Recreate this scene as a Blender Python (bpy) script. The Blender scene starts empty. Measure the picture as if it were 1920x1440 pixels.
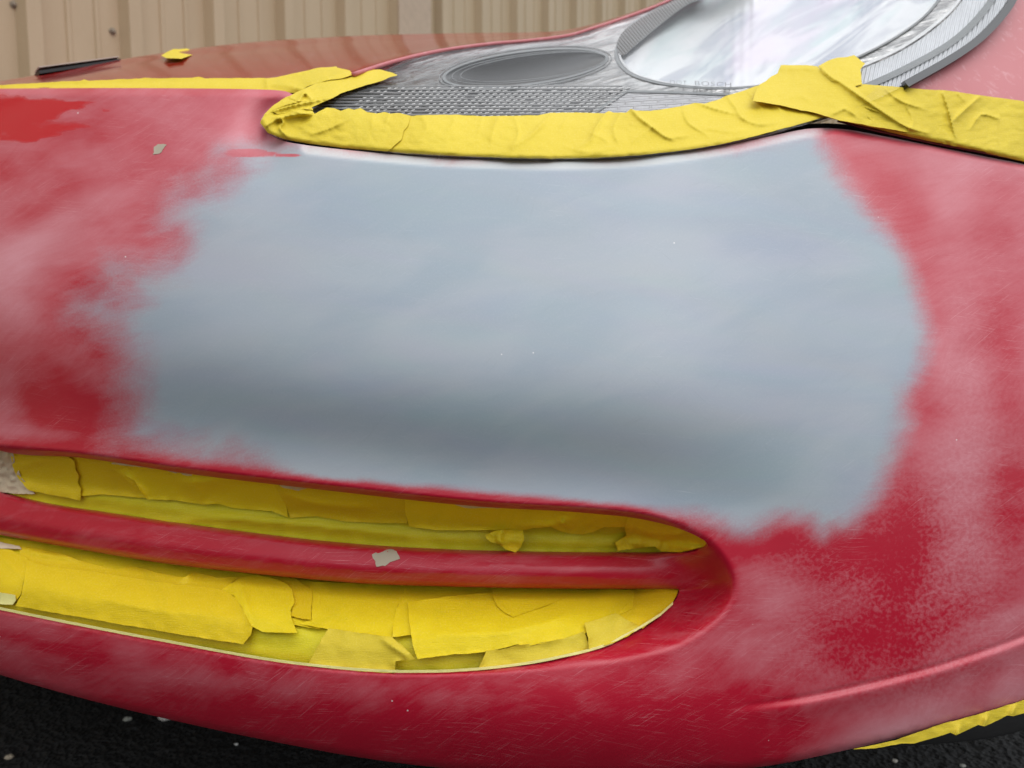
import bpy, math, random
import numpy as np
from mathutils import Vector
from mathutils.geometry import delaunay_2d_cdt
rad = math.radians
rng = np.random.RandomState(7)
random.seed(7)

# ------------------------------------------------------------------ camera, world, sun, exposure
S = bpy.context.scene
COL = S.collection
FPX = 1440.0
PITCH = rad(6.0)
CAM = np.array([0.0, 0.0, 0.62])
cd = bpy.data.cameras.new('camera'); cam = bpy.data.objects.new('camera', cd); COL.objects.link(cam)
cam.location = CAM; cam.rotation_euler = (rad(90) - PITCH, 0, 0)
cd.sensor_width = 36.0; cd.lens = 27.0; cd.clip_start = 0.02; cd.clip_end = 400
cd.dof.use_dof = True; cd.dof.focus_distance = 0.56; cd.dof.aperture_fstop = 9.5
S.camera = cam
W = bpy.data.worlds.new('World'); S.world = W; W.use_nodes = True
wn = W.node_tree; wn.nodes.clear()
sky = wn.nodes.new('ShaderNodeTexSky'); sky.sky_type = 'NISHITA'; sky.sun_disc = False
SUN_EL, SUN_AZ = 62.0, 138.0
sky.sun_elevation = rad(SUN_EL); sky.sun_rotation = rad(SUN_AZ); sky.dust_density = 3.0; sky.air_density = 1.0
hs = wn.nodes.new('ShaderNodeHueSaturation'); hs.inputs['Saturation'].default_value = 0.42
bg = wn.nodes.new('ShaderNodeBackground'); bg.inputs['Strength'].default_value = 0.13
wo = wn.nodes.new('ShaderNodeOutputWorld')
wn.links.new(sky.outputs[0], hs.inputs['Color']); 
cl = wn.nodes.new('ShaderNodeTexNoise'); cl.inputs['Scale'].default_value = 2.6; cl.inputs['Detail'].default_value = 5; cl.inputs['Distortion'].default_value = .6
tcw = wn.nodes.new('ShaderNodeTexCoord'); wn.links.new(tcw.outputs['Generated'], cl.inputs['Vector'])
rmp = wn.nodes.new('ShaderNodeMapRange'); wn.links.new(cl.outputs['Fac'], rmp.inputs[0]); rmp.inputs[1].default_value = .3; rmp.inputs[2].default_value = .7; rmp.inputs[3].default_value = 6.5; rmp.inputs[4].default_value = 12.5
cc = wn.nodes.new('ShaderNodeVectorMath'); cc.operation = 'SCALE'; cc.inputs[0].default_value = (.97, 1.0, 1.04); 
sz = wn.nodes.new('ShaderNodeSeparateXYZ'); wn.links.new(tcw.outputs['Generated'], sz.inputs[0])   # overcast sky: zenith brighter than horizon
zr = wn.nodes.new('ShaderNodeMapRange'); wn.links.new(sz.outputs[2], zr.inputs[0]); zr.inputs[1].default_value = 0; zr.inputs[2].default_value = .9; zr.inputs[3].default_value = .28; zr.inputs[4].default_value = 1.0
mz = wn.nodes.new('ShaderNodeMath'); mz.operation = 'MULTIPLY'; wn.links.new(rmp.outputs[0], mz.inputs[0]); wn.links.new(zr.outputs[0], mz.inputs[1])
yb = wn.nodes.new('ShaderNodeMath'); yb.operation = 'MULTIPLY_ADD'; wn.links.new(sz.outputs[1], yb.inputs[0]); yb.inputs[1].default_value = .18; yb.inputs[2].default_value = 1.0   # sky brightened behind the car, added so the headlight reflector reads white
my = wn.nodes.new('ShaderNodeMath'); my.operation = 'MULTIPLY'; wn.links.new(mz.outputs[0], my.inputs[0]); wn.links.new(yb.outputs[0], my.inputs[1]); mz = my
wn.links.new(mz.outputs[0], cc.inputs['Scale'])
mxw = wn.nodes.new('ShaderNodeMix'); mxw.data_type = 'RGBA'; mxw.inputs[0].default_value = .75   # overcast cloud layer over the clear sky
wn.links.new(hs.outputs[0], mxw.inputs[6]); wn.links.new(cc.outputs[0], mxw.inputs[7])
wn.links.new(mxw.outputs[2], bg.inputs[0]); wn.links.new(bg.outputs[0], wo.inputs[0])
sl = bpy.data.lights.new('sun', 'SUN'); sun = bpy.data.objects.new('sun', sl); COL.objects.link(sun)
sl.energy = .7; sl.angle = rad(75); sl.color = (1.0, 0.97, 0.93)
sdir = Vector((math.sin(rad(SUN_AZ)) * math.cos(rad(SUN_EL)), math.cos(rad(SUN_AZ)) * math.cos(rad(SUN_EL)), math.sin(rad(SUN_EL))))
sun.rotation_euler = sdir.to_track_quat('Z', 'Y').to_euler()
S.view_settings.view_transform = 'Standard'; S.view_settings.look = 'None'
S.view_settings.exposure = 0.52; S.view_settings.gamma = 1.0; S.view_settings.use_curve_mapping = False
S.cycles.max_bounces = 8; S.cycles.transparent_max_bounces = 12; S.cycles.use_denoising = True
S.cycles.caustics_reflective = True

# ------------------------------------------------------------------ maths helpers
Fv = np.array([0, math.cos(PITCH), -math.sin(PITCH)]); Uv = np.array([0, math.sin(PITCH), math.cos(PITCH)]); Rv = np.array([1.0, 0, 0])
def P3(u, v, d):
    u = np.asarray(u, float); v = np.asarray(v, float); d = np.asarray(d, float)
    return CAM + d[..., None] * (Fv + ((u - 960) / FPX)[..., None] * Rv - ((v - 720) / FPX)[..., None] * Uv)
def sstep(a, b, x):
    t = np.clip((x - a) / (b - a), 0, 1); return t * t * (3 - 2 * t)
def curve(pts):
    """smooth monotone-x interpolation (natural-ish Hermite) of (x, y) pairs, linear outside"""
    p = np.array(pts, float); x, y = p[:, 0], p[:, 1]
    h = np.diff(x); s = np.diff(y) / h
    m = np.empty_like(y); m[0] = s[0]; m[-1] = s[-1]
    m[1:-1] = (s[:-1] * h[1:] + s[1:] * h[:-1]) / (h[1:] + h[:-1])
    def f(q):
        q = np.asarray(q, float); k = np.clip(np.searchsorted(x, q) - 1, 0, len(h) - 1)
        t = (q - x[k]) / h[k]
        tt = np.clip(t, 0, 1)
        r = ((1 + 2 * tt) * (1 - tt) ** 2 * y[k] + tt * (1 - tt) ** 2 * h[k] * m[k] + tt * tt * (3 - 2 * tt) * y[k + 1] + tt * tt * (tt - 1) * h[k] * m[k + 1])
        r = r + np.where(q < x[0], (q - x[0]) * m[0], 0) + np.where(q > x[-1], (q - x[-1]) * m[-1], 0)
        return r
    return f
def smoothc(f, sig, a=-1400, b=3200):
    x = np.arange(a, b, 5.); y = f(x); n = int(3 * sig / 5); k = np.exp(-.5 * (np.arange(-n, n + 1) * 5 / sig) ** 2); k /= k.sum()
    y2 = np.convolve(y, k, 'valid'); x2 = x[n:-n]
    return lambda q: np.interp(q, x2, y2)
def tps(pts, lam=0.0):
    p = np.array(pts, float); X = p[:, :2] / 1000.0; z = p[:, 2]; n = len(p)
    def U(r2): return np.where(r2 > 1e-12, 0.5 * r2 * np.log(np.maximum(r2, 1e-12)), 0)
    K = U(((X[:, None] - X[None]) ** 2).sum(-1)) + lam * np.eye(n)
    A = np.zeros((n + 3, n + 3)); A[:n, :n] = K; A[:n, n] = 1; A[:n, n + 1:] = X; A[n, :n] = 1; A[n + 1:, :n] = X.T
    w = np.linalg.solve(A, np.concatenate([z, [0, 0, 0]]))
    def f(u, v):
        u = np.asarray(u, float); v = np.asarray(v, float); sh = u.shape
        Q = np.stack([u.ravel(), v.ravel()], -1) / 1000.0; out = np.empty(len(Q))
        for a in range(0, len(Q), 20000):
            q = Q[a:a + 20000]
            out[a:a + 20000] = U(((q[:, None] - X[None]) ** 2).sum(-1)) @ w[:n] + w[n] + q @ w[n + 1:]
        return out.reshape(sh)
    return f
def catmull(pts, closed=False, n=8):
    p = np.array(pts, float); out = []
    N = len(p); rngk = range(N) if closed else range(N - 1)
    for i in rngk:
        if closed: a, b, c, d = p[(i - 1) % N], p[i], p[(i + 1) % N], p[(i + 2) % N]
        else: a, b, c, d = p[max(i - 1, 0)], p[i], p[i + 1], p[min(i + 2, N - 1)]
        # centripetal-like damping: limit tangents to the segment length
        L = np.linalg.norm(c - b); m1 = (c - a) / 2; m2 = (d - b) / 2
        for m in (m1, m2):
            l = np.linalg.norm(m)
            if l > L: m *= L / l
        for t in np.linspace(0, 1, n, endpoint=False):
            out.append((1 + 2 * t) * (1 - t) ** 2 * b + t * (1 - t) ** 2 * m1 + t * t * (3 - 2 * t) * c + t * t * (t - 1) * m2)
    if not closed: out.append(p[-1])
    return np.array(out)
def resample(poly, step, closed=True):
    p = np.array(poly, float)
    if closed: p = np.vstack([p, p[:1]])
    seg = np.linalg.norm(np.diff(p, axis=0), axis=1); s = np.concatenate([[0], np.cumsum(seg)])
    n = max(3, int(round(s[-1] / step))); t = np.linspace(0, s[-1], n + 1)
    q = np.stack([np.interp(t, s, p[:, 0]), np.interp(t, s, p[:, 1])], -1)
    return q[:-1] if closed else q
def densify(poly, step):
    """adds points on each side, keeps the corners"""
    p = np.array(poly, float); out = []
    for i in range(len(p)):
        a, b = p[i], p[(i + 1) % len(p)]; n = max(1, int(np.linalg.norm(b - a) / step))
        for k in range(n): out.append(a + (b - a) * k / n)
    return np.array(out)
def inside(poly, u, v):
    r = np.zeros(u.shape, bool); p = np.asarray(poly)
    x1, y1 = p[:, 0], p[:, 1]; x2, y2 = np.roll(x1, -1), np.roll(y1, -1)
    for a, b, c, d in zip(x1, y1, x2, y2):
        if b == d: continue
        k = (b > v) != (d > v)
        r ^= k & (u < (c - a) * (v - b) / (d - b) + a)
    return r
def pdist(line, u, v, closed=False):
    p = np.asarray(line, float); q = np.roll(p, -1, 0)
    if not closed: p, q = p[:-1], q[:-1]
    best = np.full(u.shape, 1e18)
    for (a, b), (c, d) in zip(p, q):
        dx, dy = c - a, d - b; L = dx * dx + dy * dy + 1e-12
        t = np.clip(((u - a) * dx + (v - b) * dy) / L, 0, 1)
        best = np.minimum(best, (u - a - t * dx) ** 2 + (v - b - t * dy) ** 2)
    return np.sqrt(best)
def sdf(poly, u, v):
    d = pdist(poly, u, v, True); return np.where(inside(poly, u, v), d, -d)
_tab = np.random.RandomState(3).rand(8, 256, 256)
def vnoise(x, y, k=0):
    t = _tab[k % 8]; xi = np.floor(x).astype(int); yi = np.floor(y).astype(int); fx = x - xi; fy = y - yi
    fx = fx ** 3 * (fx * (fx * 6 - 15) + 10); fy = fy ** 3 * (fy * (fy * 6 - 15) + 10)
    g = lambda i, j: t[i % 256, j % 256]
    return (g(xi, yi) * (1 - fx) + g(xi + 1, yi) * fx) * (1 - fy) + (g(xi, yi + 1) * (1 - fx) + g(xi + 1, yi + 1) * fx) * fy
def fbm(x, y, o=4, k=0):
    a, s, n = 1.0, 0.0, 0.0
    for i in range(o):
        s = s + a * vnoise(x * 2 ** i + 17.3 * i, y * 2 ** i + 9.1 * i, k + i); n += a; a *= .5
    return s / n - 0.5

# ------------------------------------------------------------------ object helpers
def tag(o, label=None, cat=None, group=None, kind=None):
    if label: o['label'] = label
    if cat: o['category'] = cat
    if group: o['group'] = group
    if kind: o['kind'] = kind
    return o
def empty(name, loc=(0, 0, 0)):
    o = bpy.data.objects.new(name, None); o.location = loc; COL.objects.link(o); return o
def mesh_obj(name, verts, faces, mat, parent=None, smooth=True, uv=None, attrs=None, sharp=None, mats=None, fmat=None):
    me = bpy.data.meshes.new(name); V = np.asarray(verts, float)
    if parent is None:
        base = V[:, :].min(0) * 0; base = np.array([(V[:, 0].min() + V[:, 0].max()) / 2, (V[:, 1].min() + V[:, 1].max()) / 2, V[:, 2].min()])
    else:
        base = np.array(parent_world(parent))
    me.from_pydata((V - base).tolist(), [], [list(map(int, f)) for f in faces])
    me.polygons.foreach_set('use_smooth', [smooth] * len(me.polygons))
    if uv is not None:
        l = me.uv_layers.new(name='surface'); vi = np.empty(len(me.loops), int); me.loops.foreach_get('vertex_index', vi)
        l.data.foreach_set('uv', np.asarray(uv, float)[vi].ravel())
    for k, a in (attrs or {}).items():
        at = me.attributes.new(k, 'FLOAT', 'POINT'); at.data.foreach_set('value', np.asarray(a, float))
    if sharp is not None and len(sharp):
        key = {tuple(sorted(map(int, e))) for e in sharp}
        ev = np.empty(len(me.edges) * 2, int); me.edges.foreach_get('vertices', ev); ev = ev.reshape(-1, 2)
        fl = [tuple(sorted(e)) in key for e in ev.tolist()]
        at = me.attributes.new('sharp_edge', 'BOOLEAN', 'EDGE'); at.data.foreach_set('value', fl)
    me.materials.append(mat)
    if mats:
        for m in mats: me.materials.append(m)
        me.polygons.foreach_set('material_index', fmat)
    me.update()
    o = bpy.data.objects.new(name, me); COL.objects.link(o)
    if parent is None: o.location = base
    else: o.parent = parent
    return o
def parent_world(p):
    l = Vector((0, 0, 0))
    while p is not None: l = l + p.location; p = p.parent
    return l

def tri2d(outline, holes, step, fine=None, fstep=None, fdist=0):
    """triangulates a plane region: rings + interior points"""
    rings = [np.asarray(outline)] + [np.asarray(h) for h in holes]
    lo = rings[0].min(0); hi = rings[0].max(0)
    def grid(s):
        ys = np.arange(lo[1], hi[1], s * .87); g = []
        for j, y in enumerate(ys):
            x = np.arange(lo[0] + (s / 2 if j % 2 else 0), hi[0], s); g.append(np.stack([x, np.full_like(x, y)], -1))
        return np.vstack(g)
    def keep(g, s):
        k = inside(rings[0], g[:, 0], g[:, 1])
        for h in rings[1:]: k &= ~inside(h, g[:, 0], g[:, 1])
        g = g[k]; dd = np.full(len(g), 1e9)
        for r in rings: dd = np.minimum(dd, pdist(r, g[:, 0], g[:, 1], True))
        return g[dd > s * .45]
    g = keep(grid(step), fstep or step)
    if fine is not None:
        gf = grid(fstep); gf = gf[fine(gf[:, 0], gf[:, 1]) < fdist]; gf = keep(gf, fstep)
        g = g[fine(g[:, 0], g[:, 1]) >= fdist + fstep * .4]; g = np.vstack([g, gf])
    pts = np.vstack(rings + [g]); edges = []; o = 0
    for r in rings:
        n = len(r); edges += [(o + i, o + (i + 1) % n) for i in range(n)]; o += n
    vv, ee, ff, *_ = delaunay_2d_cdt([Vector(p) for p in pts.tolist()], edges, [], 0, 1e-4, False)
    V = np.array([(a.x, a.y) for a in vv]); T = np.array([f for f in ff if len(f) == 3])
    c = V[T].mean(1); k = inside(rings[0], c[:, 0], c[:, 1])
    for h in rings[1:]: k &= ~inside(h, c[:, 0], c[:, 1])
    T = T[k]
    used = np.unique(T); m = -np.ones(len(V), int); m[used] = np.arange(len(used)); V = V[used]; T = m[T]
    # orientation: v grows downwards; make faces look at the camera
    a, b, c = V[T[:, 0]], V[T[:, 1]], V[T[:, 2]]
    cr = (b[:, 0] - a[:, 0]) * (c[:, 1] - a[:, 1]) - (b[:, 1] - a[:, 1]) * (c[:, 0] - a[:, 0])
    T[cr > 0] = T[cr > 0][:, ::-1]
    return V, T
def border(T):
    e = np.vstack([T[:, [0, 1]], T[:, [1, 2]], T[:, [2, 0]]]); key = np.sort(e, 1)
    _, inv, cnt = np.unique(key, axis=0, return_inverse=True, return_counts=True)
    return e[cnt[inv.ravel()] == 1]
def sheet(name, outline, dfn, mat, parent=None, step=8, holes=(), thick=0.0006, flange=None, fine=None, fstep=None, fdist=0, attrs=None, post=None, backdir=None):
    V, T = tri2d(outline, holes, step, fine, fstep, fdist)
    d = dfn(V[:, 0], V[:, 1]); P = P3(V[:, 0], V[:, 1], d)
    if post is not None: P = post(P, V)
    n = len(P); e = border(T)
    bd = np.array(backdir if backdir is not None else Fv)
    t = flange if flange is not None else thick
    if flange is None:
        Q = P + bd * t
        verts = np.vstack([P, Q]); faces = [list(f) for f in T] + [list(f[::-1] + n) for f in T]
        faces += [[a, a + n, b + n, b][::-1] for a, b in e.tolist()]
        uv = np.vstack([V, V]); rep = 2
        sharp = e.tolist() + (e + n).tolist()
        at = {k: np.concatenate([f(V[:, 0], V[:, 1])] * 2) for k, f in (attrs or {}).items()}
    else:
        idx = np.unique(e); mp = {int(i): k for k, i in enumerate(idx)}
        Q = P[idx] + bd * t
        verts = np.vstack([P, Q]); faces = [list(f) for f in T] + [[b, a, n + mp[a], n + mp[b]][::-1] for a, b in e.tolist()]
        uv = np.vstack([V, V[idx]]); sharp = e.tolist()
        at = {}
        for k, f in (attrs or {}).items():
            x = f(V[:, 0], V[:, 1]); at[k] = np.concatenate([x, x[idx]])
    uv = np.stack([uv[:, 0] / 1000, 1 - uv[:, 1] / 1000], -1)
    return mesh_obj(name, verts, faces, mat, parent, True, uv, at, sharp)
def loft(name, rows, mat, parent=None, sub=6, uvs=None, attrs=None):
    """rows: list of equally long 3D polylines, splined across"""
    R = np.array(rows, float); out = []
    for j in range(R.shape[1]): out.append(catmull(R[:, j], False, sub))
    G = np.array(out).transpose(1, 0, 2); a, b = G.shape[:2]
    idx = np.arange(a * b).reshape(a, b)
    faces = [[idx[i, j], idx[i, j + 1], idx[i + 1, j + 1], idx[i + 1, j]] for i in range(a - 1) for j in range(b - 1)]
    gi, gj = np.mgrid[0:a, 0:b]
    uv = np.stack([gj.ravel() / b * 2.0, gi.ravel() / a], -1)
    at = {k: np.full(a * b, v) for k, v in (attrs or {}).items()}
    return mesh_obj(name, G.reshape(-1, 3), faces, mat, parent, True, uv, at)

# ------------------------------------------------------------------ materials
class NT:
    def __init__(s, name):
        s.m = bpy.data.materials.new(name); s.m.use_nodes = True; s.t = s.m.node_tree; s.t.nodes.clear()
        s.out = s.n('ShaderNodeOutputMaterial'); s.b = s.n('ShaderNodeBsdfPrincipled'); s.l(s.b.outputs[0], s.out.inputs[0])
    def n(s, k, **kw):
        x = s.t.nodes.new(k)
        for a, b in kw.items(): setattr(x, a, b)
        return x
    def l(s, a, b): s.t.links.new(a, b)
    def put(s, sock, v):
        if isinstance(v, bpy.types.NodeSocket): s.l(v, sock)
        else: sock.default_value = v
    def set(s, **kw):
        for a, v in kw.items(): s.put(s.b.inputs[a.replace('_', ' ')], (*v, 1) if isinstance(v, tuple) and len(v) == 3 else v)
    def math(s, op, a, b=None, c=None, clamp=False):
        x = s.n('ShaderNodeMath', operation=op, use_clamp=clamp); s.put(x.inputs[0], a)
        if b is not None: s.put(x.inputs[1], b)
        if c is not None: s.put(x.inputs[2], c)
        return x.outputs[0]
    def attr(s, k): x = s.n('ShaderNodeAttribute', attribute_name=k); return x.outputs['Fac']
    def uv(s, scale=(1, 1, 1), rot=0, loc=(0, 0, 0), wp=0, wsc=3.0):
        x = s.n('ShaderNodeUVMap', uv_map='surface'); src = s.warp(x.outputs[0], wp, wsc) if wp else x.outputs[0]; m = s.n('ShaderNodeMapping'); m.inputs['Scale'].default_value = scale; m.inputs['Location'].default_value = loc
        if rot: m0 = s.n('ShaderNodeMapping'); m0.inputs['Rotation'].default_value = (0, 0, rot); s.l(src, m0.inputs[0]); src = m0.outputs[0]
        s.l(src, m.inputs[0]); return m.outputs[0]
    def warp(s, vec, amt, sc=3.0):
        n = s.noise(vec, sc, 2, .5, 0, True); a = s.n('ShaderNodeVectorMath', operation='MULTIPLY_ADD'); s.l(n, a.inputs[0]); a.inputs[1].default_value = (amt, amt, amt); s.l(vec, a.inputs[2]); return a.outputs[0]
    def obj(s, scale=(1, 1, 1)):
        x = s.n('ShaderNodeTexCoord'); m = s.n('ShaderNodeMapping'); m.inputs['Scale'].default_value = scale
        s.l(x.outputs['Object'], m.inputs[0]); return m.outputs[0]
    def noise(s, vec, scale, det=4, rough=.5, dist=0, col=False):
        x = s.n('ShaderNodeTexNoise'); s.l(vec, x.inputs['Vector']); x.inputs['Scale'].default_value = scale; x.inputs['Detail'].default_value = det
        x.inputs['Roughness'].default_value = rough; x.inputs['Distortion'].default_value = dist
        return x.outputs['Color' if col else 'Fac']
    def map(s, v, a, b, c=0., d=1., smooth=True):
        x = s.n('ShaderNodeMapRange', interpolation_type='SMOOTHSTEP' if smooth else 'LINEAR'); s.put(x.inputs[0], v)
        for i, q in enumerate((a, b, c, d)): s.put(x.inputs[i + 1], q)
        return x.outputs[0]
    def mix(s, f, a, b, blend='MIX'):
        x = s.n('ShaderNodeMix', data_type='RGBA', blend_type=blend); s.put(x.inputs[0], f)
        for i, v in ((6, a), (7, b)): s.put(x.inputs[i], (*v, 1) if isinstance(v, tuple) and len(v) == 3 else v)
        return x.outputs[2]
    def bump(s, h, strength=.2, dist=.001, normal=None):
        x = s.n('ShaderNodeBump'); x.inputs['Strength'].default_value = strength; x.inputs['Distance'].default_value = dist; s.l(h, x.inputs['Height'])
        if normal is not None: s.l(normal, x.inputs['Normal'])
        return x.outputs[0]

def paint_material():
    k = NT('sanded_red_paint_with_primer')
    P, D, K = k.attr('primer'), k.attr('dust'), k.attr('speck')
    uv = k.uv()
    Wt = k.map(k.math('ADD', k.attr('wet'), k.math('MULTIPLY', k.math('SUBTRACT', k.noise(k.uv((1, 2.3, 1)), 15, 3, .5, .4), .5), .8)), .34, .58)
    n1 = k.noise(k.uv(wp=.1), 9, 4, .52, .3); st = k.noise(k.uv((4, 18, 1), rad(-14), wp=.22, wsc=2.6), 3, 6, .66, .5); st2 = k.noise(k.uv((5, 46, 1), rad(-32), wp=.3, wsc=2.2), 3, 5, .66, .3)
    fine = k.noise(uv, 260, 2, .5); spk = k.noise(uv, 130, 4, .6, .4)
    # primer edge: feathered by hand sanding
    e = k.math('ADD', P, k.math('MULTIPLY', k.math('SUBTRACT', n1, .5), .40))
    e = k.math('ADD', e, k.math('MULTIPLY', k.math('SUBTRACT', st, .5), .16))
    e = k.math('ADD', e, k.math('MULTIPLY', k.math('SUBTRACT', fine, .5), .10))
    pm = k.map(e, -.17, .27)
    # dust haze on the red
    d = k.math('ADD', D, k.math('MULTIPLY', k.math('SUBTRACT', n1, .5), .30))
    d = k.math('ADD', d, k.math('MULTIPLY', k.math('SUBTRACT', st, .5), .30))
    d = k.math('ADD', d, k.math('MULTIPLY', k.math('SUBTRACT', st2, .5), .26))
    d = k.math('SUBTRACT', d, k.math('MULTIPLY', K, k.math('MULTIPLY', k.map(spk, .32, .68), .40)))
    d = k.math('ADD', d, k.math('MULTIPLY', k.math('SUBTRACT', fine, .5), .12), clamp=True)
    d = k.math('MULTIPLY', d, k.math('SUBTRACT', 1, Wt))
    red = k.mix(n1, (.41, .004, .022), (.48, .008, .030))
    red = k.mix(Wt, red, (.52, .006, .020))
    c = k.mix(k.math('MULTIPLY', d, .56), red, (.80, .50, .55))
    hz = k.noise(k.uv((1.2, 3.5, 1), rad(-10)), 2.2, 3, .5, .5)
    pr = k.mix(k.map(hz, .35, .65), (.305, .36, .415), (.355, .395, .44))
    hue = k.noise(k.uv((1, 4.5, 1), rad(10)), 2.3, 3, .5, 1.0, col=True)
    pr = k.mix(.07, pr, hue, 'OVERLAY')
    pr = k.mix(k.math('MULTIPLY', k.map(st, .5, .75), .12), pr, (.46, .47, .49))
    pr = k.mix(k.math('MULTIPLY', k.map(st2, .55, .8), .16), pr, (.22, .25, .27))
    pr = k.mix(k.math('MULTIPLY', k.math('SUBTRACT', fine, .5, clamp=True), .5), pr, (.5, .52, .54))
    vo = k.n('ShaderNodeTexVoronoi'); k.l(uv, vo.inputs['Vector']); vo.inputs['Scale'].default_value = 34; sx = k.n('ShaderNodeSeparateColor'); k.l(vo.outputs['Color'], sx.inputs[0])
    nib = k.math('MULTIPLY', k.map(vo.outputs['Distance'], .07, .03), k.math('GREATER_THAN', sx.outputs[0], .955))
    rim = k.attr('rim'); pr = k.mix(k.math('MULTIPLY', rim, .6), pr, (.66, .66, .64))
    # hand sanding scratches in several directions
    for sc_, an, col_, am in (((5, 260, 1), 6, (.52, .55, .58), .55), ((4, 230, 1), -34, (.50, .53, .56), .5), ((4, 250, 1), 38, (.20, .23, .26), .4)):
        sn = k.noise(k.uv(sc_, rad(an), wp=.10, wsc=2.4 + an * .01), 3, 4, .7, .25); gate = k.noise(uv, 4.5, 2, .5, .5)
        pr = k.mix(k.math('MULTIPLY', k.math('MULTIPLY', k.map(sn, .60, .74), k.map(gate, .42, .62)), am), pr, col_)
        c = k.mix(k.math('MULTIPLY', k.math('MULTIPLY', k.math('MULTIPLY', k.map(sn, .58, .72), k.map(gate, .40, .6)), am * .7), k.math('SUBTRACT', 1, Wt)), c, (.78, .45, .48) if col_[0] > .3 else (.28, .003, .012))
    c = k.mix(pm, c, pr)
    c = k.mix(k.math('MULTIPLY', nib, .75), c, (.8, .78, .76))
    r = k.math('ADD', .34, k.math('MULTIPLY', d, .2)); r = k.math('SUBTRACT', r, k.math('MULTIPLY', Wt, .27))
    r = k.math('ADD', r, k.math('MULTIPLY', k.math('SUBTRACT', st, .5), .2))
    r = k.math('ADD', k.math('MULTIPLY', r, k.math('SUBTRACT', 1, pm)), k.math('MULTIPLY', pm, .38))
    k.set(Base_Color=c, Roughness=r, Specular_IOR_Level=.5)
    h = k.math('ADD', k.math('MULTIPLY', fine, .25), k.math('MULTIPLY', st, .6))
    k.set(Normal=k.bump(h, .12, .0006))
    return k.m
def gloss_paint(name, dust=.12, rough=.16, base=(.36, .012, .018)):
    k = NT(name); uv = k.obj()
    st = k.noise(k.obj((14, 3, 14)), 6, 5, .7, .8); n = k.noise(uv, 8, 4)
    d = k.math('ADD', k.math('MULTIPLY', k.map(st, .52, .8), .7), dust, clamp=True)
    k.set(Base_Color=k.mix(k.math('MULTIPLY', d, .5), base, (.75, .5, .5)), Roughness=k.math('ADD', rough, k.math('MULTIPLY', n, .12)), Specular_IOR_Level=.5)
    return k.m
def tape_material(name, a=(.72, .54, .024), b=(.82, .645, .045), rough=.62, back=.0, dirt=.35):
    k = NT(name); uv = k.uv()
    n = k.noise(uv, 14, 4, .6, .5); cr = k.noise(k.uv((3, 30, 1), rad(-4)), 16, 3, .6, .3); f = k.noise(uv, 330, 2, .6); cr2 = k.noise(k.uv((220, 30, 1)), 3, 2, .5, .4)
    c = k.mix(n, a, b)
    sp = k.noise(uv, 5.5, 5, .65, 1.2)
    c = k.mix(k.math('MULTIPLY', k.map(sp, .52, .75), dirt), c, tuple(x * y for x, y in zip(a, (.72, .80, .8))))
    c = k.mix(k.math('MULTIPLY', k.math('SUBTRACT', f, .5, clamp=True), .5), c, (1, .93, .45))
    h = k.math('ADD', k.math('ADD', k.math('MULTIPLY', cr, .8), k.math('MULTIPLY', f, .35)), k.math('MULTIPLY', cr2, .25))
    h = k.math('ADD', h, k.math('MULTIPLY', n, .5))
    k.set(Base_Color=c, Roughness=rough, Normal=k.bump(h, .35, .0012), Specular_IOR_Level=.35)
    # washi paper lets some light through
    tr = k.n('ShaderNodeBsdfTranslucent'); k.put(tr.inputs[0], c); mx = k.n('ShaderNodeMixShader'); mx.inputs[0].default_value = .12
    k.l(k.b.outputs[0], mx.inputs[1]); k.l(tr.outputs[0], mx.inputs[2]); k.l(mx.outputs[0], k.out.inputs[0])
    return k.m
def plain(name, col, rough=.5, metal=0., bump=None):
    k = NT(name); n = k.noise(k.obj(), 40, 4); k.set(Base_Color=k.mix(n, tuple(x * .82 for x in col), tuple(min(1, x * 1.15) for x in col)), Roughness=rough, Metallic=metal)
    if bump: k.set(Normal=k.bump(k.noise(k.obj(), bump[0], 5), bump[1], .004))
    return k.m
PAINT = paint_material()
HOODP = gloss_paint('glossy_red_hood_paint', .0, .05, (.30, .012, .010))
FENDP = gloss_paint('dusty_red_fender_paint', .42, .38, (.42, .03, .045))
TAPE = tape_material('yellow_masking_tape')
TAPE2 = tape_material('golden_masking_tape', (.84, .63, .004), (.90, .70, .008), .6)
TAPEO = tape_material('thin_olive_masking_tape', (.68, .58, .006), (.80, .70, .018), .5)
BLACK = plain('black_plastic', (.006, .006, .006), .85)
DARKRED = plain('dark_red_edge_paint', (.16, .004, .01), .4)
RUBBER = plain('black_rubber', (.02, .02, .02), .45)
PAPER = plain('crumpled_beige_paper', (.62, .50, .34), .75, 0, (60, .6))
CHIP = plain('bare_beige_filler', (.42, .36, .27), .6)

# ------------------------------------------------------------------ setting: ground and wall
def asphalt():
    k = NT('dark_asphalt'); o = k.obj(); v = k.n('ShaderNodeTexVoronoi'); k.l(o, v.inputs['Vector']); v.inputs['Scale'].default_value = 140
    v2 = k.n('ShaderNodeTexVoronoi'); k.l(o, v2.inputs['Vector']); v2.inputs['Scale'].default_value = 55
    n = k.noise(o, 30, 5); c = k.mix(k.map(v.outputs['Color'], .2, .9), (.003, .003, .003), (.015, .015, .015))
    c = k.mix(k.map(n, .4, .7), c, (.006, .0062, .006))
    h = k.math('ADD', v.outputs['Distance'], k.math('MULTIPLY', v2.outputs['Distance'], 1.5)); k.set(Base_Color=c, Roughness=.8, Normal=k.bump(h, .9, .006)); return k.m
g = 60.0
gr = mesh_obj('ground', [(-g, -g, 0), (g, -g, 0), (g, g, 0), (-g, g, 0)], [(0, 1, 2, 3)], asphalt(), None, False)
tag(gr, 'black asphalt ground under the car', 'ground', kind='structure')

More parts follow.
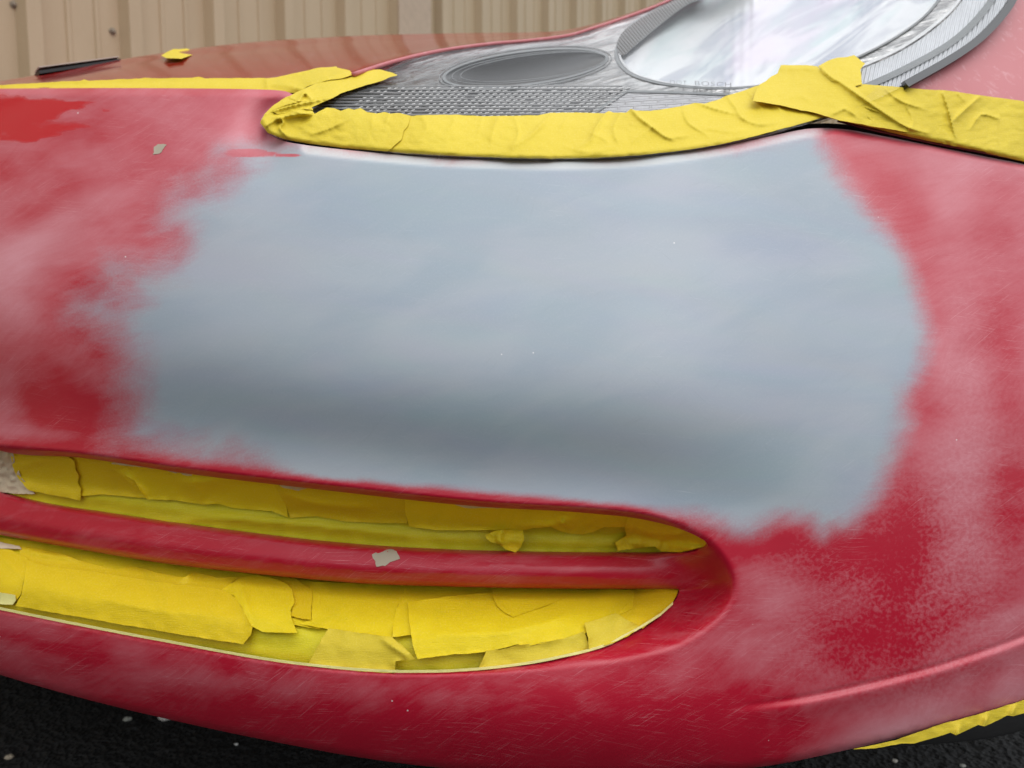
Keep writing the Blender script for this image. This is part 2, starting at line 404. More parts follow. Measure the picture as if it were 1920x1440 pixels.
wallmat = NT('tan_painted_steel')
_o = wallmat.obj((3, 3, 1)); _n = wallmat.noise(_o, 2.5, 5, .6); _f = wallmat.noise(wallmat.obj(), 160, 2); _s = wallmat.noise(wallmat.obj((9, 9, .8)), 3, 5, .65)
_c = wallmat.mix(wallmat.map(_n, .35, .7), (.49, .38, .24), (.52, .405, .26)); _c = wallmat.mix(wallmat.math('MULTIPLY', wallmat.map(_s, .55, .8), .05), _c, (.42, .32, .2))
_c = wallmat.mix(wallmat.math('MULTIPLY', wallmat.math('SUBTRACT', _f, .5, clamp=True), .5), _c, (.62, .52, .38))
wallmat.set(Base_Color=_c, Roughness=.5, Normal=wallmat.bump(_f, .08, .002))
SP = 0.305; Y0 = SP * .809 / .105; wd = np.array([.588, .809, 0]); wnrm = np.array([.809, -.588, 0])
W0 = np.array([(80 - 960) / FPX * Y0, Y0, 0.0])
prof = [(0, .0), (.012, .030), (.050, .030), (.068, .0), (.132, .0), (.136, .005), (.146, .005), (.150, .0), (.212, .0), (.216, .005), (.226, .005), (.230, .0)]
prof = [(0, 0), (.014, .042), (.055, .042), (.073, 0), (.138, 0), (.143, .006), (.153, .006), (.158, 0), (.225, 0), (.229, .006), (.240, .006), (.245, 0)]
pts = []
for kk in range(-14, 70):
    for a, h in prof: pts.append(W0 + wd * (kk * SP + a - .018) + wnrm * h)
pts = np.array(pts); n = len(pts); top = pts + np.array([0, 0, 3.4])
wall = empty('metal_wall', tuple(W0)); tag(wall, 'tan corrugated steel wall behind the car, vertical ribs with small screws', 'wall')
back = pts - wnrm * .04; vs = np.vstack([pts, top, back, back + np.array([0, 0, 3.4])])
fs = [(i, i + 1, n + i + 1, n + i) for i in range(n - 1)] + [(2 * n + i + 1, 2 * n + i, 3 * n + i, 3 * n + i + 1) for i in range(n - 1)] + [(n + i, n + i + 1, 3 * n + i + 1, 3 * n + i) for i in range(n - 1)]
mesh_obj('corrugated_panel', vs, fs, wallmat.m, wall, False)
_a = W0 + wd * 4.99 * SP; _b = W0 + wd * 5.69 * SP; _vs = []
for q_ in (_a, _b):
    for h_ in (.0425, .050):
        for z_ in (0, 3.4): _vs.append(q_ + wnrm * h_ + np.array([0, 0, z_]))
mesh_obj('joint_cover', _vs, [(0, 1, 3, 2), (4, 6, 7, 5), (2, 3, 7, 6), (0, 4, 5, 1), (1, 5, 7, 3), (0, 2, 6, 4)], plain('pinkish_tan_steel', (.49, .375, .265), .5), wall, False)
def screw(u, v, kind='screw'):
    # intersect the ray with the wall's flat plane
    d = P3(u, v, 1.0) - CAM; t = ((W0 + wnrm * .001 - CAM) @ wnrm) / (d @ wnrm); p = CAM + d * t
    vs, fs = [], []; ax1 = wd; ax2 = np.array([0, 0, 1.0])
    R = [(.011, 0), (.011, .0025), (.0065, .0025), (.0065, .008), (.004, .010)]
    for r, h in R:
        for q in range(12):
            a = q * math.pi / 6; vs.append(p + ax1 * r * math.cos(a) + ax2 * r * math.sin(a) + wnrm * h)
    for j in range(len(R) - 1):
        for q in range(12): fs.append((j * 12 + q, j * 12 + (q + 1) % 12, (j + 1) * 12 + (q + 1) % 12, (j + 1) * 12 + q))
    fs.append([(len(R) - 1) * 12 + q for q in range(12)])
    return mesh_obj('screw', vs, fs, plain('screw_steel', (.30, .25, .19), .5, .3), wall, False)
screw(26, 9); screw(211, 59)
# pinkish painted post in front of the joint
# ------------------------------------------------------------------ the bumper surface
D0 = smoothc(curve([(-900, 1.25), (-500, .90), (-250, .765), (0, .668), (300, .585), (600, .532), (900, .505), (1150, .498), (1350, .503), (1550, .52), (1750, .55), (1920, .588), (2200, .67), (2600, .85)]), 130)
T0 = smoothc(curve([(-900, 300), (-500, 215), (0, 160), (250, 180), (500, 235), (800, 285), (1050, 300), (1300, 285), (1550, 262), (1800, 285), (2100, 330), (2600, 420)]), 70)
S0 = curve([(-900, 780), (-300, 810), (0, 833), (300, 868), (600, 905), (900, 938), (1150, 958), (1350, 985), (1600, 1010), (1920, 1010), (2600, 980)])
B0 = curve([(-900, 930), (-500, 1090), (-250, 1178), (0, 1265), (150, 1308), (300, 1345), (500, 1388), (700, 1424), (900, 1446), (1100, 1453), (1300, 1447), (1425, 1438), (1597, 1404), (1762, 1364), (1920, 1322), (2200, 1225), (2600, 1080)])
def integ(knots):
    """slope profile tan(t) -> integral from t to 1 (t may be < 0)"""
    f = curve(knots); ts = np.linspace(-.5, 2.0, 1001); y = f(np.clip(ts, knots[0][0], knots[-1][0])); kn = np.exp(-.5 * (np.arange(-40, 41) / 13.) ** 2); y = np.convolve(np.pad(y, 40, 'edge'), kn / kn.sum(), 'valid'); c = np.concatenate([[0], np.cumsum((y[1:] + y[:-1]) / 2 * np.diff(ts))]); c = c - np.interp(1.0, ts, c)
    return lambda t: -np.interp(t, ts, c)
IA = integ([(-.3, 1.1), (-.05, .95), (.08, .78), (.2, .68), (.4, .52), (.58, .30), (.71, -.02), (.82, -.28), (.90, -.13), (.955, .14), (1., .22), (1.3, .1)])
IB = integ([(-.3, 1.0), (-.05, .85), (.08, .74), (.2, .66), (.4, .54), (.6, .36), (.8, .16), (1., .05), (1.3, 0)])
IC = integ([(-.3, 0), (0, .05), (.3, .08), (.5, .20), (.62, .20), (.72, .02), (.82, -.34), (.92, -.8), (1., -1.3), (1.3, -1.6)])
ID = integ([(-.3, .05), (0, .05), (.3, 0), (.5, -.06), (.7, -.14), (.85, -.28), (1., -.6), (1.3, -.9)])
IC0 = IC(np.array([0.]))[0]; ID0 = ID(np.array([0.]))[0]
# outlines of the mouth
M_top = [(-420, 800), (-250, 808), (-80, 824), (0, 833), (150, 846), (350, 875), (600, 905), (900, 937), (1100, 949), (1200, 960), (1270, 977), (1325, 1004), (1362, 1040), (1382, 1085), (1376, 1130), (1340, 1175)]
M_bot = [(1270, 1217), (1160, 1244), (1040, 1257), (900, 1265), (750, 1267), (575, 1254), (300, 1208), (0, 1149), (-250, 1094), (-420, 1045)]
MOUTH = resample(catmull(M_top + M_bot, True, 8), 8)
BARTOP = curve([(-600, 800), (-300, 860), (-60, 905), (0, 924), (60, 940), (200, 963), (350, 985), (700, 1025), (850, 1033), (1000, 1037), (1250, 1038), (1400, 1036)])
BARBOT = curve([(-600, 890), (-300, 945), (0, 1003), (150, 1030), (300, 1055), (500, 1078), (700, 1095), (850, 1100), (1000, 1103), (1275, 1104), (1400, 1104)])
xs = np.linspace(-30, 1285, 60)
ST = curve([(-40, 832), (0, 845), (150, 858), (350, 888), (600, 918), (900, 950), (1100, 962), (1200, 973), (1270, 990), (1315, 1008)])
UP = np.vstack([[(-45, 870), (-38, 846)], np.stack([xs[1:], ST(xs[1:])], -1), [(1300, 1002), (1322, 1014), (1329, 1022), (1322, 1029), (1300, 1035)], np.stack([xs[::-1], BARTOP(xs[::-1])], -1), [(-44, 895)]])
UPH = resample(UP, 7)
xl = np.linspace(-380, 1272, 70)
LB = curve([(-400, 1048), (-250, 1089), (0, 1144), (300, 1203), (575, 1249), (750, 1262), (900, 1257), (1040, 1237), (1160, 1203), (1200, 1183)])
LO = np.vstack([np.stack([xl, BARBOT(xl)], -1), [(1276, 1108), (1268, 1124), (1245, 1150), (1215, 1175)], np.stack([np.linspace(1195, -380, 66), LB(np.linspace(1195, -380, 66))], -1)])
LOH = resample(LO, 7)
# top edge
SEAM = [(-900, 300), (-500, 215), (-250, 178), (-100, 168), (0, 166), (200, 165), (400, 166), (500, 168), (535, 171), (551, 178)]
POCKET = [(545, 186), (522, 196), (502, 212), (494, 232), (504, 250), (530, 264), (580, 273)]
EDGE = [(650, 281), (780, 293), (900, 299), (1050, 302), (1200, 296), (1350, 275), (1450, 254), (1510, 242)]
PEAK = [(1548, 240), (1590, 243)]
REDGE = [(1650, 254), (1750, 274), (1850, 294), (1920, 308), (2100, 352), (2400, 440), (2600, 520)]
eA = catmull(SEAM, False, 10); eB = catmull(SEAM[-1:] + POCKET + EDGE[:1], False, 8); eC = catmull(POCKET[-1:] + EDGE + PEAK[:1], False, 10); eD = catmull(PEAK + REDGE, False, 10)
eBn = catmull(SEAM[-1:] + POCKET[:5], False, 8)
TOPL = np.vstack([eA[:-1], eB[:-9] if False else catmull(SEAM[-1:] + POCKET + EDGE + PEAK[:1], False, 8)[:-1], eD])
bx = np.linspace(2600, -900, 240); BOTL = np.stack([bx, B0(bx)], -1)
OUTL = np.vstack([TOPL, BOTL])
# character crease low on the right
CREASE = catmull([(1340, 1330), (1400, 1322), (1500, 1308), (1620, 1283), (1750, 1250), (1850, 1218), (1920, 1192), (2100, 1110), (2400, 940)], False, 8)
CR = curve(CREASE[::4].tolist())
def dB(u, v):
    u = np.asarray(u, float); v = np.asarray(v, float)
    d0, t0, s0, b0 = D0(u), T0(u), S0(u), B0(u)
    t = (v - t0) / (s0 - t0); w = sstep(1150, 1650, u); w = w
    hgt = (s0 - t0) * d0 / FPX
    up = (1 - w) * IA(np.clip(t, -.45, 1)) + w * IB(np.clip(t, -.45, 1))
    t2 = (v - s0) / (b0 - s0); h2 = (b0 - s0) * d0 / FPX; w2 = sstep(1000, 1600, u)
    lo = (1 - w2) * (IC(np.clip(t2, 0, 1.9)) - IC0) + w2 * (ID(np.clip(t2, 0, 1.9)) - ID0)
    d = d0 + np.where(t < 1, up * hgt, lo * h2)
    # mouth recess
    s = np.maximum(sdf(MOUTH, u, v), 0); kk = 22 + 30 * sstep(1180, 1330, u)
    w3 = sstep(1090, 1190, v) * sstep(900, 1100, u); k2 = kk * (1 - w3) + 58. * w3
    d = d + (.042 + .020 * sstep(1050, 1300, u)) * s * s / (s * s + k2 * k2)
    # bar across the mouth
    q = (v - BARTOP(u)) / (BARBOT(u) - BARTOP(u)); bw = (1 - sstep(1200, 1350, u)) * (s > 0)
    qq = np.clip(q, -.05, 1.0); bw = bw * (1 - sstep(1.05, 1.5, q)) * sstep(-.5, -.05, q)
    bar = -.012 * (np.clip(1 - np.abs(qq - .56) / .62, 0, 1)) ** .8 + .010 * np.clip((qq - .88) / .12, 0, 1.5) ** 2 + .006 * np.clip((.1 - qq) / .1, 0, 1.5) ** 2
    d = d + np.where((q > -.6) & (q < 1.6), bar * bw, 0)
    # rolled rims
    sp = pdist(eBn, u, v); d = d + .028 * np.exp(-(sp / 36.) ** 1.3) * (1 - .75 * sstep(500, 600, u))
    sc = pdist(eC, u, v); d = d + .0085 * np.clip(1 - sc / 19., 0, 1) ** 1.3
    sa = pdist(eA, u, v); d = d + .010 * np.clip(1 - sa / 16., 0, 1) ** 2
    sr = pdist(eD, u, v); d = d + .008 * np.clip(1 - sr / 12., 0, 1) ** 2
    sb = np.clip((v - (b0 - 8)) / 8, 0, 1); d = d + .008 * sb ** 2
    # crease
    c = v - CR(u); cw = sstep(1345, 1560, u)
    d = d + cw * (.0018 * np.exp(-(c / np.where(c < 0, 3.5, 7.)) ** 2) - .0032 * np.exp(-((c - 14) / np.where(c < 14, 9., 26.)) ** 2))
    # hand-sanded low spots
    d = d + .0010 * fbm(u / 260, v / 200, 2, 2)
    return d
PRIM = catmull([(415, 272), (560, 268), (900, 280), (1250, 272), (1528, 238), (1545, 262), (1566, 300), (1588, 345), (1638, 400), (1686, 450), (1712, 500), (1724, 560), (1740, 620), (1737, 680), (1716, 740), (1700, 800), (1680, 870), (1652, 922), (1625, 962), (1600, 988), (1562, 1004), (1545, 1018), (1528, 1006), (1510, 988), (1478, 978), (1440, 988), (1390, 1000), (1352, 988), (1290, 972), (1200, 952), (1000, 932), (750, 912), (600, 897), (450, 877), (330, 856), (212, 834), (226, 780), (238, 700), (232, 660), (165, 610), (150, 565), (235, 532), (215, 508), (290, 488), (328, 450), (306, 415), (330, 368), (395, 322), (425, 300), (404, 286)], True, 5)
BLOBS = [(40, 360, 120, 40, -15, .12), (150, 395, 130, 22, -22, .35), (55, 470, 90, 45, -20, .42), (20, 560, 70, 60, 30, .45), (110, 640, 90, 30, 35, .15), (230, 470, 80, 35, 0, .12), (60, 410, 70, 20, -25, -.4),
    (190, 545, 60, 30, 20, -.35), (120, 600, 60, 40, 40, -.25), (95, 720, 60, 90, 0, -.30), (150, 775, 70, 40, 10, -.42), (20, 740, 30, 90, 0, .15), (60, 810, 100, 12, 5, .28), (200, 700, 30, 70, 0, -.1), (320, 215, 220, 22, 5, .10), (330, 400, 60, 30, 0, .05), (230, 335, 120, 25, -8, -.12), (180, 250, 150, 25, -12, -.12),
    (450, 235, 16, 60, 20, .22), (420, 262, 70, 14, 10, .25), (0, 330, 80, 30, 0, -.2),
    (1790, 300, 150, 18, 8, .30), (1640, 320, 30, 60, -30, -.16), (1700, 380, 30, 70, -35, -.14), (1790, 370, 40, 60, -30, .28), (1850, 420, 50, 60, 0, -.28), (1745, 520, 35, 90, -10, -.12), (1800, 560, 35, 80, -20, .18), (1822, 720, 42, 85, -22, .40), (1770, 690, 22, 60, 12, .2), (1845, 860, 40, 50, 30, .25), (1790, 830, 50, 40, 0, .35), (1885, 640, 35, 60, 0, -.38), (1880, 760, 25, 60, 10, -.2), (1740, 760, 25, 60, 5, -.1),
    (1800, 950, 60, 70, -10, .55), (1700, 990, 60, 60, -20, -.30), (1890, 930, 40, 90, 0, -.32), (1460, 1015, 90, 30, -5, -.50), (1590, 1050, 90, 30, -12, -.28), (1720, 1115, 70, 40, 0, -.2), (1800, 1075, 60, 50, -30, .12), (1560, 1120, 160, 26, 10, .12), (1570, 1190, 80, 60, 0, -.18), (1650, 1190, 60, 60, -20, -.15), (1800, 1180, 120, 30, -25, -.25),
    (1450, 1120, 40, 90, 0, .22), (1330, 1210, 90, 50, -35, .05), (1860, 1170, 110, 24, -20, .40), (1780, 1330, 100, 34, -16, .38), (1650, 1375, 90, 26, -14, .55), (1900, 1270, 60, 40, -10, .35), (1850, 1285, 40, 20, -40, -.35), (1500, 1340, 90, 60, -10, -.18), (1300, 1360, 300, 60, 0, -.22), (1480, 1000, 20, 20, 0, .2), (1555, 980, 30, 20, 0, .2),
    (300, 1262, 340, 14, 9, .12), (700, 1300, 380, 14, 5, .12), (560, 1345, 160, 8, 9, -.12), (100, 1215, 120, 10, 14, -.25), (600, 1420, 700, 45, 6, -.30), (1150, 1330, 300, 24, -12, .06), (1340, 1110, 40, 60, 10, -.10)]
def blob(L, u, v, base):
    r = np.full(u.shape, base)
    for a, b, ru, rv, an, s in L:
        c, q = math.cos(rad(an)), math.sin(rad(an)); x = (u - a) * c + (v - b) * q; y = -(u - a) * q + (v - b) * c
        r = r + .8 * s * np.exp(-.5 * ((x / ru) ** 2 + (y / rv) ** 2) * 1.4)
    return r
def a_primer(u, v):
    s = sdf(PRIM, u, v); fe = 120 + 190 * sstep(620, 380, u) * sstep(262, 330, v)  + 30 * sstep(1200, 1500, u); slotd = np.abs(v - S0(u)); nearslot = np.exp(-(slotd / 45.) ** 2) * sstep(180, 330, u) * (1 - sstep(1200, 1330, u)); fe = fe * (1 - .78 * nearslot); s = s / fe
    # thin worn red streak beside the lamp pocket
    x = np.clip((u - 405) / 170, 0, 1); L = 283 + 10 * x
    s = s - 1.1 * sstep(400, 470, u) * np.exp(-((v - L) / (3.4 * (1 - x) * sstep(395, 450, u) + .6)) ** 2) * ((u > 395) & (u < 580)) * (1 - x * .3)
    return np.clip(s, -1, 1)
def a_dust(u, v):
    b = .25 + .10 * fbm(u / 130, v / 90, 4, 1) + .32 * fbm(u / 70 + v / 160, v / 45 - u / 240, 4, 4)
    b = b + .13 * sstep(1350, 1560, u) * sstep(960, 1080, v); b = b - .16 * sstep(1130, 1230, v) * (1 - sstep(1250, 1450, u)) - .20 * sstep(1260, 1420, v + 0 * u) * (1 - sstep(1400, 1600, u))
    s = sdf(MOUTH, u, v); b = b - .25 * np.exp(-np.maximum(-s, 0) / 14.) * (s < 1) * (v < 1000) ; ms = sstep(-14, 10, s); b = b * (1 - ms) + ms * (.02 + .26 * fbm(u / 160, v / 9, 3, 5))
    return blob(BLOBS, u, v, 0) + b + .05 * sstep(1500, 1750, u) * (1 - sstep(500, 1000, v)) + .1 * sstep(400, 0, u) * (1 - sstep(400, 700, v))
def a_wet(u, v):
    a = blob([(-30, 215, 130, 40, 5, 1.0), (60, 205, 60, 14, 0, .6), (150, 195, 36, 7, -6, .75), (70, 252, 70, 8, -8, .6), (200, 206, 10, 4, 0, .5)], u, v, 0)
    return a
def a_speck(u, v):
    return np.clip(blob([(1720, 1000, 90, 120, -20, .7), (1480, 1020, 100, 40, 0, .5), (1600, 1060, 110, 40, 0, .6), (1850, 900, 90, 160, 0, .5), (1580, 1200, 130, 90, 0, .6), (1740, 1150, 130, 110, -20, .7), (1830, 620, 60, 140, 0, .3), (1780, 1280, 120, 50, -10, .3), (120, 600, 120, 90, 0, .18)], u, v, 0), 0, .8)
car = empty('red_car', (0.1, 1.6, 0.0)); tag(car, 'red car front corner being repainted, grey primer patch on its bumper and headlight masked off', 'car')
def nearedge(u, v):
    return np.minimum.reduce([pdist(MOUTH[::2], u, v, True), pdist(TOPL[::3], u, v), np.abs(v - CR(u)) + (u < 1330) * 99 + 6, np.abs(v - BARTOP(u)) + 200. * ((u < -40) | (u > 1350)) + 6, np.abs(v - BARBOT(u)) + 200. * (u > 1350) + 6])
bumper = sheet('front_bumper', resample(OUTL, 8), dB, PAINT, car, step=10, holes=[UPH, LOH], flange=.005, fine=nearedge, fstep=4.4, fdist=30,
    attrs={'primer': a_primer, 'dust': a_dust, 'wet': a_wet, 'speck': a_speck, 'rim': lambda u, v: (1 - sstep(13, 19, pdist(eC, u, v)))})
bumper['label'] = 'red front bumper with a large sanded grey primer patch'
# bare chips in the paint
for pl in ([(286, 290), (289, 276), (297, 270), (312, 270), (308, 278), (299, 288)], [(697, 1040), (703, 1036), (713, 1037), (727, 1030), (737, 1029), (744, 1034), (750, 1048), (738, 1052), (731, 1054), (722, 1060), (705, 1062), (703, 1052)]):
    sheet('paint_chip', densify(pl, 4) + .7 * np.random.RandomState(5).randn(len(densify(pl, 4)), 2), lambda u, v: dB(u, v) - .0005, CHIP, bumper, 5, thick=.0004)
# tiny nibs of dust
# ------------------------------------------------------------------ closed dark interior and underside
bb = np.linspace(-890, 2590, 80)
r0 = P3(bb, B0(bb) - 3, dB(bb, B0(bb) - 3) + .004); r1 = r0 + np.array([0, .05, .004]); r2 = r0 + np.array([0, .5, .0]); r3 = r0 + np.array([0, 2.6, 0]); r2[:, 2] = r2[:, 2] * .3 + .19; r3[:, 2] = .22
loft('undertray', [r0, r1, r2, r3], BLACK, car, 5)
lipu = np.linspace(1590, 2400, 40)
la = P3(lipu, B0(lipu) - 2, dB(lipu, B0(lipu) - 2) + .006); lb = P3(lipu, B0(lipu) + 44 * sstep(1560, 1900, lipu), dB(lipu, B0(lipu) - 2) + .02); lc = lb + np.array([0, .08, .01])
loft('air_dam', [la, (la + lb) / 2 + np.array([0, -.004, 0]), lb, lc], RUBBER, car, 5)

# ------------------------------------------------------------------ hood
hf = [(-700, 240, .99), (-400, 205, .93), (-150, 176, .86), (0, 172, .81), (150, 171, .765), (300, 171, .73), (450, 171, .70), (560, 167, .69), (600, 154, .70), (662, 141, .725), (742, 116, .78), (825, 97, .84), (917, 84, .90), (992, 78, .955), (1067, 68, 1.0), (1117, 53, 1.03), (1180, 32, 1.07), (1242, 9, 1.11), (1350, -40, 1.2)]
sil = [(-700, 225, 1.05), (-400, 200, 1.0), (-150, 172, .98), (0, 155, 1.0), (120, 135, 1.04), (250, 111, 1.08), (380, 92, 1.13), (470, 82, 1.17), (560, 75.5, 1.2), (660, 70, 1.24), (760, 67, 1.28), (850, 65.5, 1.32), (930, 64.5, 1.34), (995, 63.5, 1.34), (1052, 60, 1.30), (1112, 47, 1.22), (1176, 27, 1.20), (1239, 4, 1.20), (1347, -46, 1.26)]
hfa, sa_ = np.array(hf, float), np.array(sil, float)
def dense(a, n=140):
    c = catmull(a, False, 12); return c[np.linspace(0, len(c) - 1, n).astype(int)]
A, B_ = dense(hfa, 217), dense(sa_, 217)
rowf = P3(A[:, 0], A[:, 1], A[:, 2]); rows = [rowf + np.array([0, .012, -.02]), rowf]
for tv, td in ((.34, .14), (.66, .38), (.87, .66)):
    m = A * (1 - tv) + B_ * tv; m[:, 2] = A[:, 2] * (1 - td) + B_[:, 2] * td; rows.append(P3(m[:, 0], m[:, 1], m[:, 2]))
rs = P3(B_[:, 0], B_[:, 1], B_[:, 2]); rows += [rs, rs + np.array([0, .25, .03]), rs + np.array([0, .9, .10]), rs + np.array([0, 1.4, .10])]
hood = loft('hood', rows, HOODP, car, 6, attrs={'primer': -1, 'dust': .1})
allh = np.vstack([A, A * .34 + B_ * .66])[::9]
allh = []
for tv, td in ((0, 0), (.34, .14), (.66, .38), (.87, .66), (1, 1)):
    m = A * (1 - tv) + B_ * tv; m[:, 2] = A[:, 2] * (1 - td) + B_[:, 2] * td; allh.append(m[::12])
dH = tps(np.vstack(allh), 1e-5)
# fender edge line along the lamp
ed = catmull([(556, 176), (600, 158), (662, 140), (742, 115), (825, 96), (917, 83), (992, 76.5), (1067, 66.5), (1117, 51.5), (1180, 30.5), (1242, 7), (1350, -42)], False, 8)
edd = np.interp(ed[:, 0], hfa[:, 0], hfa[:, 2])
def tube(name, P, r, mat, parent, n=8):
    P = np.asarray(P, float); t = np.gradient(P, axis=0); t /= np.linalg.norm(t, axis=1)[:, None]
    up = np.array([0, 0, 1.0]); a = np.cross(t, up); a /= np.linalg.norm(a, axis=1)[:, None]; b = np.cross(a, t)
    r = np.broadcast_to(r, (len(P),)); vs = np.concatenate([P[:, None] + r[:, None, None] * (a[:, None] * np.cos(q) + b[:, None] * np.sin(q)) for q in np.arange(n) * 2 * math.pi / n], 1).reshape(-1, 3)
    fs = [(i * n + j, i * n + (j + 1) % n, (i + 1) * n + (j + 1) % n, (i + 1) * n + j) for i in range(len(P) - 1) for j in range(n)]
    fs += [list(range(n))[::-1], [(len(P) - 1) * n + j for j in range(n)]]
    return mesh_obj(name, vs, fs, mat, parent)
k_ = ed[:, 0] > 655; ed, edd = ed[k_], edd[k_]
tube('hood_edge', P3(ed[:, 0], ed[:, 1], edd - .004), .0022, FENDP, car)
# black strip with a pale top lying on the hood, far left
def bar3(name, a, b, w, h, mat, parent):
    a, b = np.array(a), np.array(b); t = b - a; t /= np.linalg.norm(t); s = np.cross(t, [0, 0, 1]); s /= np.linalg.norm(s); up = np.cross(s, t); vs = []
    for p in (a, b):
        for x, y in ((-w, 0), (w, 0), (w, h * .8), (w * .7, h), (-w * .7, h), (-w, h * .8)): vs.append(p + s * x + up * y)
    fs = [(i, (i + 1) % 6, 6 + (i + 1) % 6, 6 + i) for i in range(6)] + [(5, 4, 3, 2, 1, 0), (6, 7, 8, 9, 10, 11)]
    return mesh_obj(name, vs, fs, mat, parent, False)
pa, pb = P3(70, 144, .985), P3(221, 121, 1.045)
ts = bar3('grille_trim', pa, pb, .018, .0045, RUBBER, car)
bar3('trim_top', pa + np.array([0, 0, .0078]), pb + np.array([0, -.004, .0048]), .016, .0016, plain('pale_trim_top', (.55, .48, .40), .5), ts)

# ------------------------------------------------------------------ fender
shL = curve([(300, .008), (480, .010), (645, .012), (780, .0), (900, -.003), (1050, -.004), (1250, .006), (1450, .040), (1550, .058), (1640, .060), (1750, .062), (1920, .072), (2400, .075)])
dF = lambda u, v: dF0(u, v) + shL(u)
dF0 = tps([(1560, 225, .60), (1640, 240, .605), (1750, 268, .62), (1920, 300, .645), (2200, 380, .73), (1700, 163, .64), (1920, 190, .675), (1840, 75, .74), (1900, 10, .80), (1940, -60, .87), (2200, 150, .80), (2300, -200, 1.05), (2500, 200, .95), (2100, -200, 1.0)])
FO = catmull([(1640, 185), (1690, 164), (1762, 124), (1808, 97), (1845, 70), (1880, 35), (1906, 0), (1935, -70), (2050, -230)], False, 6).tolist() + catmull([(2300, -330), (2520, -120), (2560, 300), (2450, 450)], False, 6).tolist() + [(2150, 352), (1920, 300), (1750, 268), (1640, 244), (1570, 226), (1600, 200)]
sheet('fender', resample(FO, 12), dF, FENDP, car, 14, flange=.003)

# ------------------------------------------------------------------ headlamp
dL = lambda u, v: dL0(u, v) + shL(u)
dL0 = tps([(488, 228, .622), (540, 262, .616), (645, 278, .603), (780, 290, .592), (900, 296, .586), (1050, 299, .582), (1250, 287, .580), (1450, 250, .584), (1550, 220, .592), (1640, 180, .61), (1750, 125, .66), (1840, 75, .71), (1905, 0, .775), (1960, -100, .88),
    (560, 176, .66), (662, 142, .72), (742, 118, .77), (825, 99, .825), (917, 86, .885), (1067, 70, .985), (1180, 34, 1.05), (1300, -20, 1.12), (1000, 210, .655), (800, 205, .645), (650, 210, .635), (1250, 200, .64), (1450, 170, .65), (1200, 120, .77), (1450, 60, .78), (1650, 20, .78), (1500, -60, .93), (1750, -100, .93)])
LOUT = [(496, 214), (530, 186), (560, 174), (600, 159), (662, 143), (742, 118), (825, 99), (917, 86), (992, 79.5), (1067, 69.5), (1117, 54.5), (1180, 33.5), (1242, 11), (1350, -38), (1500, -120), (1750, -190), (1900, -150), (1925, -50), (1902, 0), (1876, 35), (1842, 70), (1806, 97), (1760, 124), (1690, 163), (1620, 196), (1548, 222), (1450, 250), (1350, 271), (1250, 286), (1150, 294), (1050, 297), (900, 294), (780, 288), (645, 277), (560, 266), (520, 257), (497, 243), (489, 228)]
LOS = resample(catmull(LOUT, True, 5), 9)
lamp = empty('headlight', (0, 0, 0)); lamp.parent = car; lamp.location = Vector(P3(1200, 150, .75)) - car.location
lamp['label'] = 'scuffed clear headlight with chrome inside and tape along its lower edge'
def lampmetal(name, col=(.80, .80, .78), rough=.16, waves=(), nz=.0, tint=0., extra=None):
    k = NT(name); h = None
    for (sc, ang, amp, kind) in waves:
        w = k.n('ShaderNodeTexWave', wave_type='BANDS', bands_direction='X', wave_profile=kind); k.l(k.uv((1, 1, 1), rad(ang)), w.inputs[0]); w.inputs['Scale'].default_value = sc; w.inputs['Distortion'].default_value = .4; w.inputs['Detail'].default_value = 1
        x = k.math('MULTIPLY', w.outputs['Fac'], amp); h = x if h is None else k.math('ADD', h, x)
    n = k.noise(k.uv((5, 11, 1), rad(30)), 2.2, 3, .5, 1.5)
    if nz: x = k.math('MULTIPLY', n, nz); h = x if h is None else k.math('ADD', h, x)
    c = k.mix(n, tuple(x * .82 for x in col), col)
    if tint:
        hu = k.noise(k.uv((3, 6, 1), rad(35)), 3, 2, .5, 2.0, col=True); c = k.mix(tint, c, hu, 'SOFT_LIGHT')
    if extra:
        g_ = k.noise(k.uv((extra[0], extra[1], 1), rad(extra[2])), 2.0, 3, .6, .2); c = k.mix(k.map(g_, .40, .60), tuple(x * .35 for x in col), c); h = k.math('ADD', h, k.math('MULTIPLY', g_, .5)) if h is not None else g_
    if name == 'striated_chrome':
        sx_ = k.n('ShaderNodeSeparateXYZ'); k.l(k.uv(), sx_.inputs[0]); c = k.mix(k.map(sx_.outputs[0], .98, 1.16), k.mix(.62, c, (.05, .047, .04)), c)  # dark reflection in the left part painted into the chrome colour
    k.set(Base_Color=c, Metallic=.45 if 'flut' in name else .96, Roughness=rough)
    if h is not None: k.set(Normal=k.bump(h, 1.0, .004))
    return k.m
CHROME = lampmetal('lamp_chrome', (.88, .87, .85), .15, [], .2)
FLUTE = lampmetal('fluted_chrome', (.86, .88, .90), .3, [(42, 12, .35, 'SIN')], .2)
PK = NT('pearl_reflector')
_w = PK.n('ShaderNodeTexWave', wave_type='BANDS', bands_direction='X'); PK.l(PK.uv(), _w.inputs[0]); _w.inputs['Scale'].default_value = 17; _w.inputs['Distortion'].default_value = .3
_n1 = PK.noise(PK.uv((2.2, 9, 1), rad(-33)), 2.0, 4, .55, .8); _n2 = PK.noise(PK.uv((1.5, 7, 1), rad(-38), (3, 1, 0)), 2.6, 3, .5, .9); _n3 = PK.noise(PK.uv((2, 5, 1), rad(-28), (7, 2, 0)), 2.0, 3, .5, .6); _g = PK.noise(PK.uv((1, 1, 1), 0, (5, 0, 0)), 7, 2)
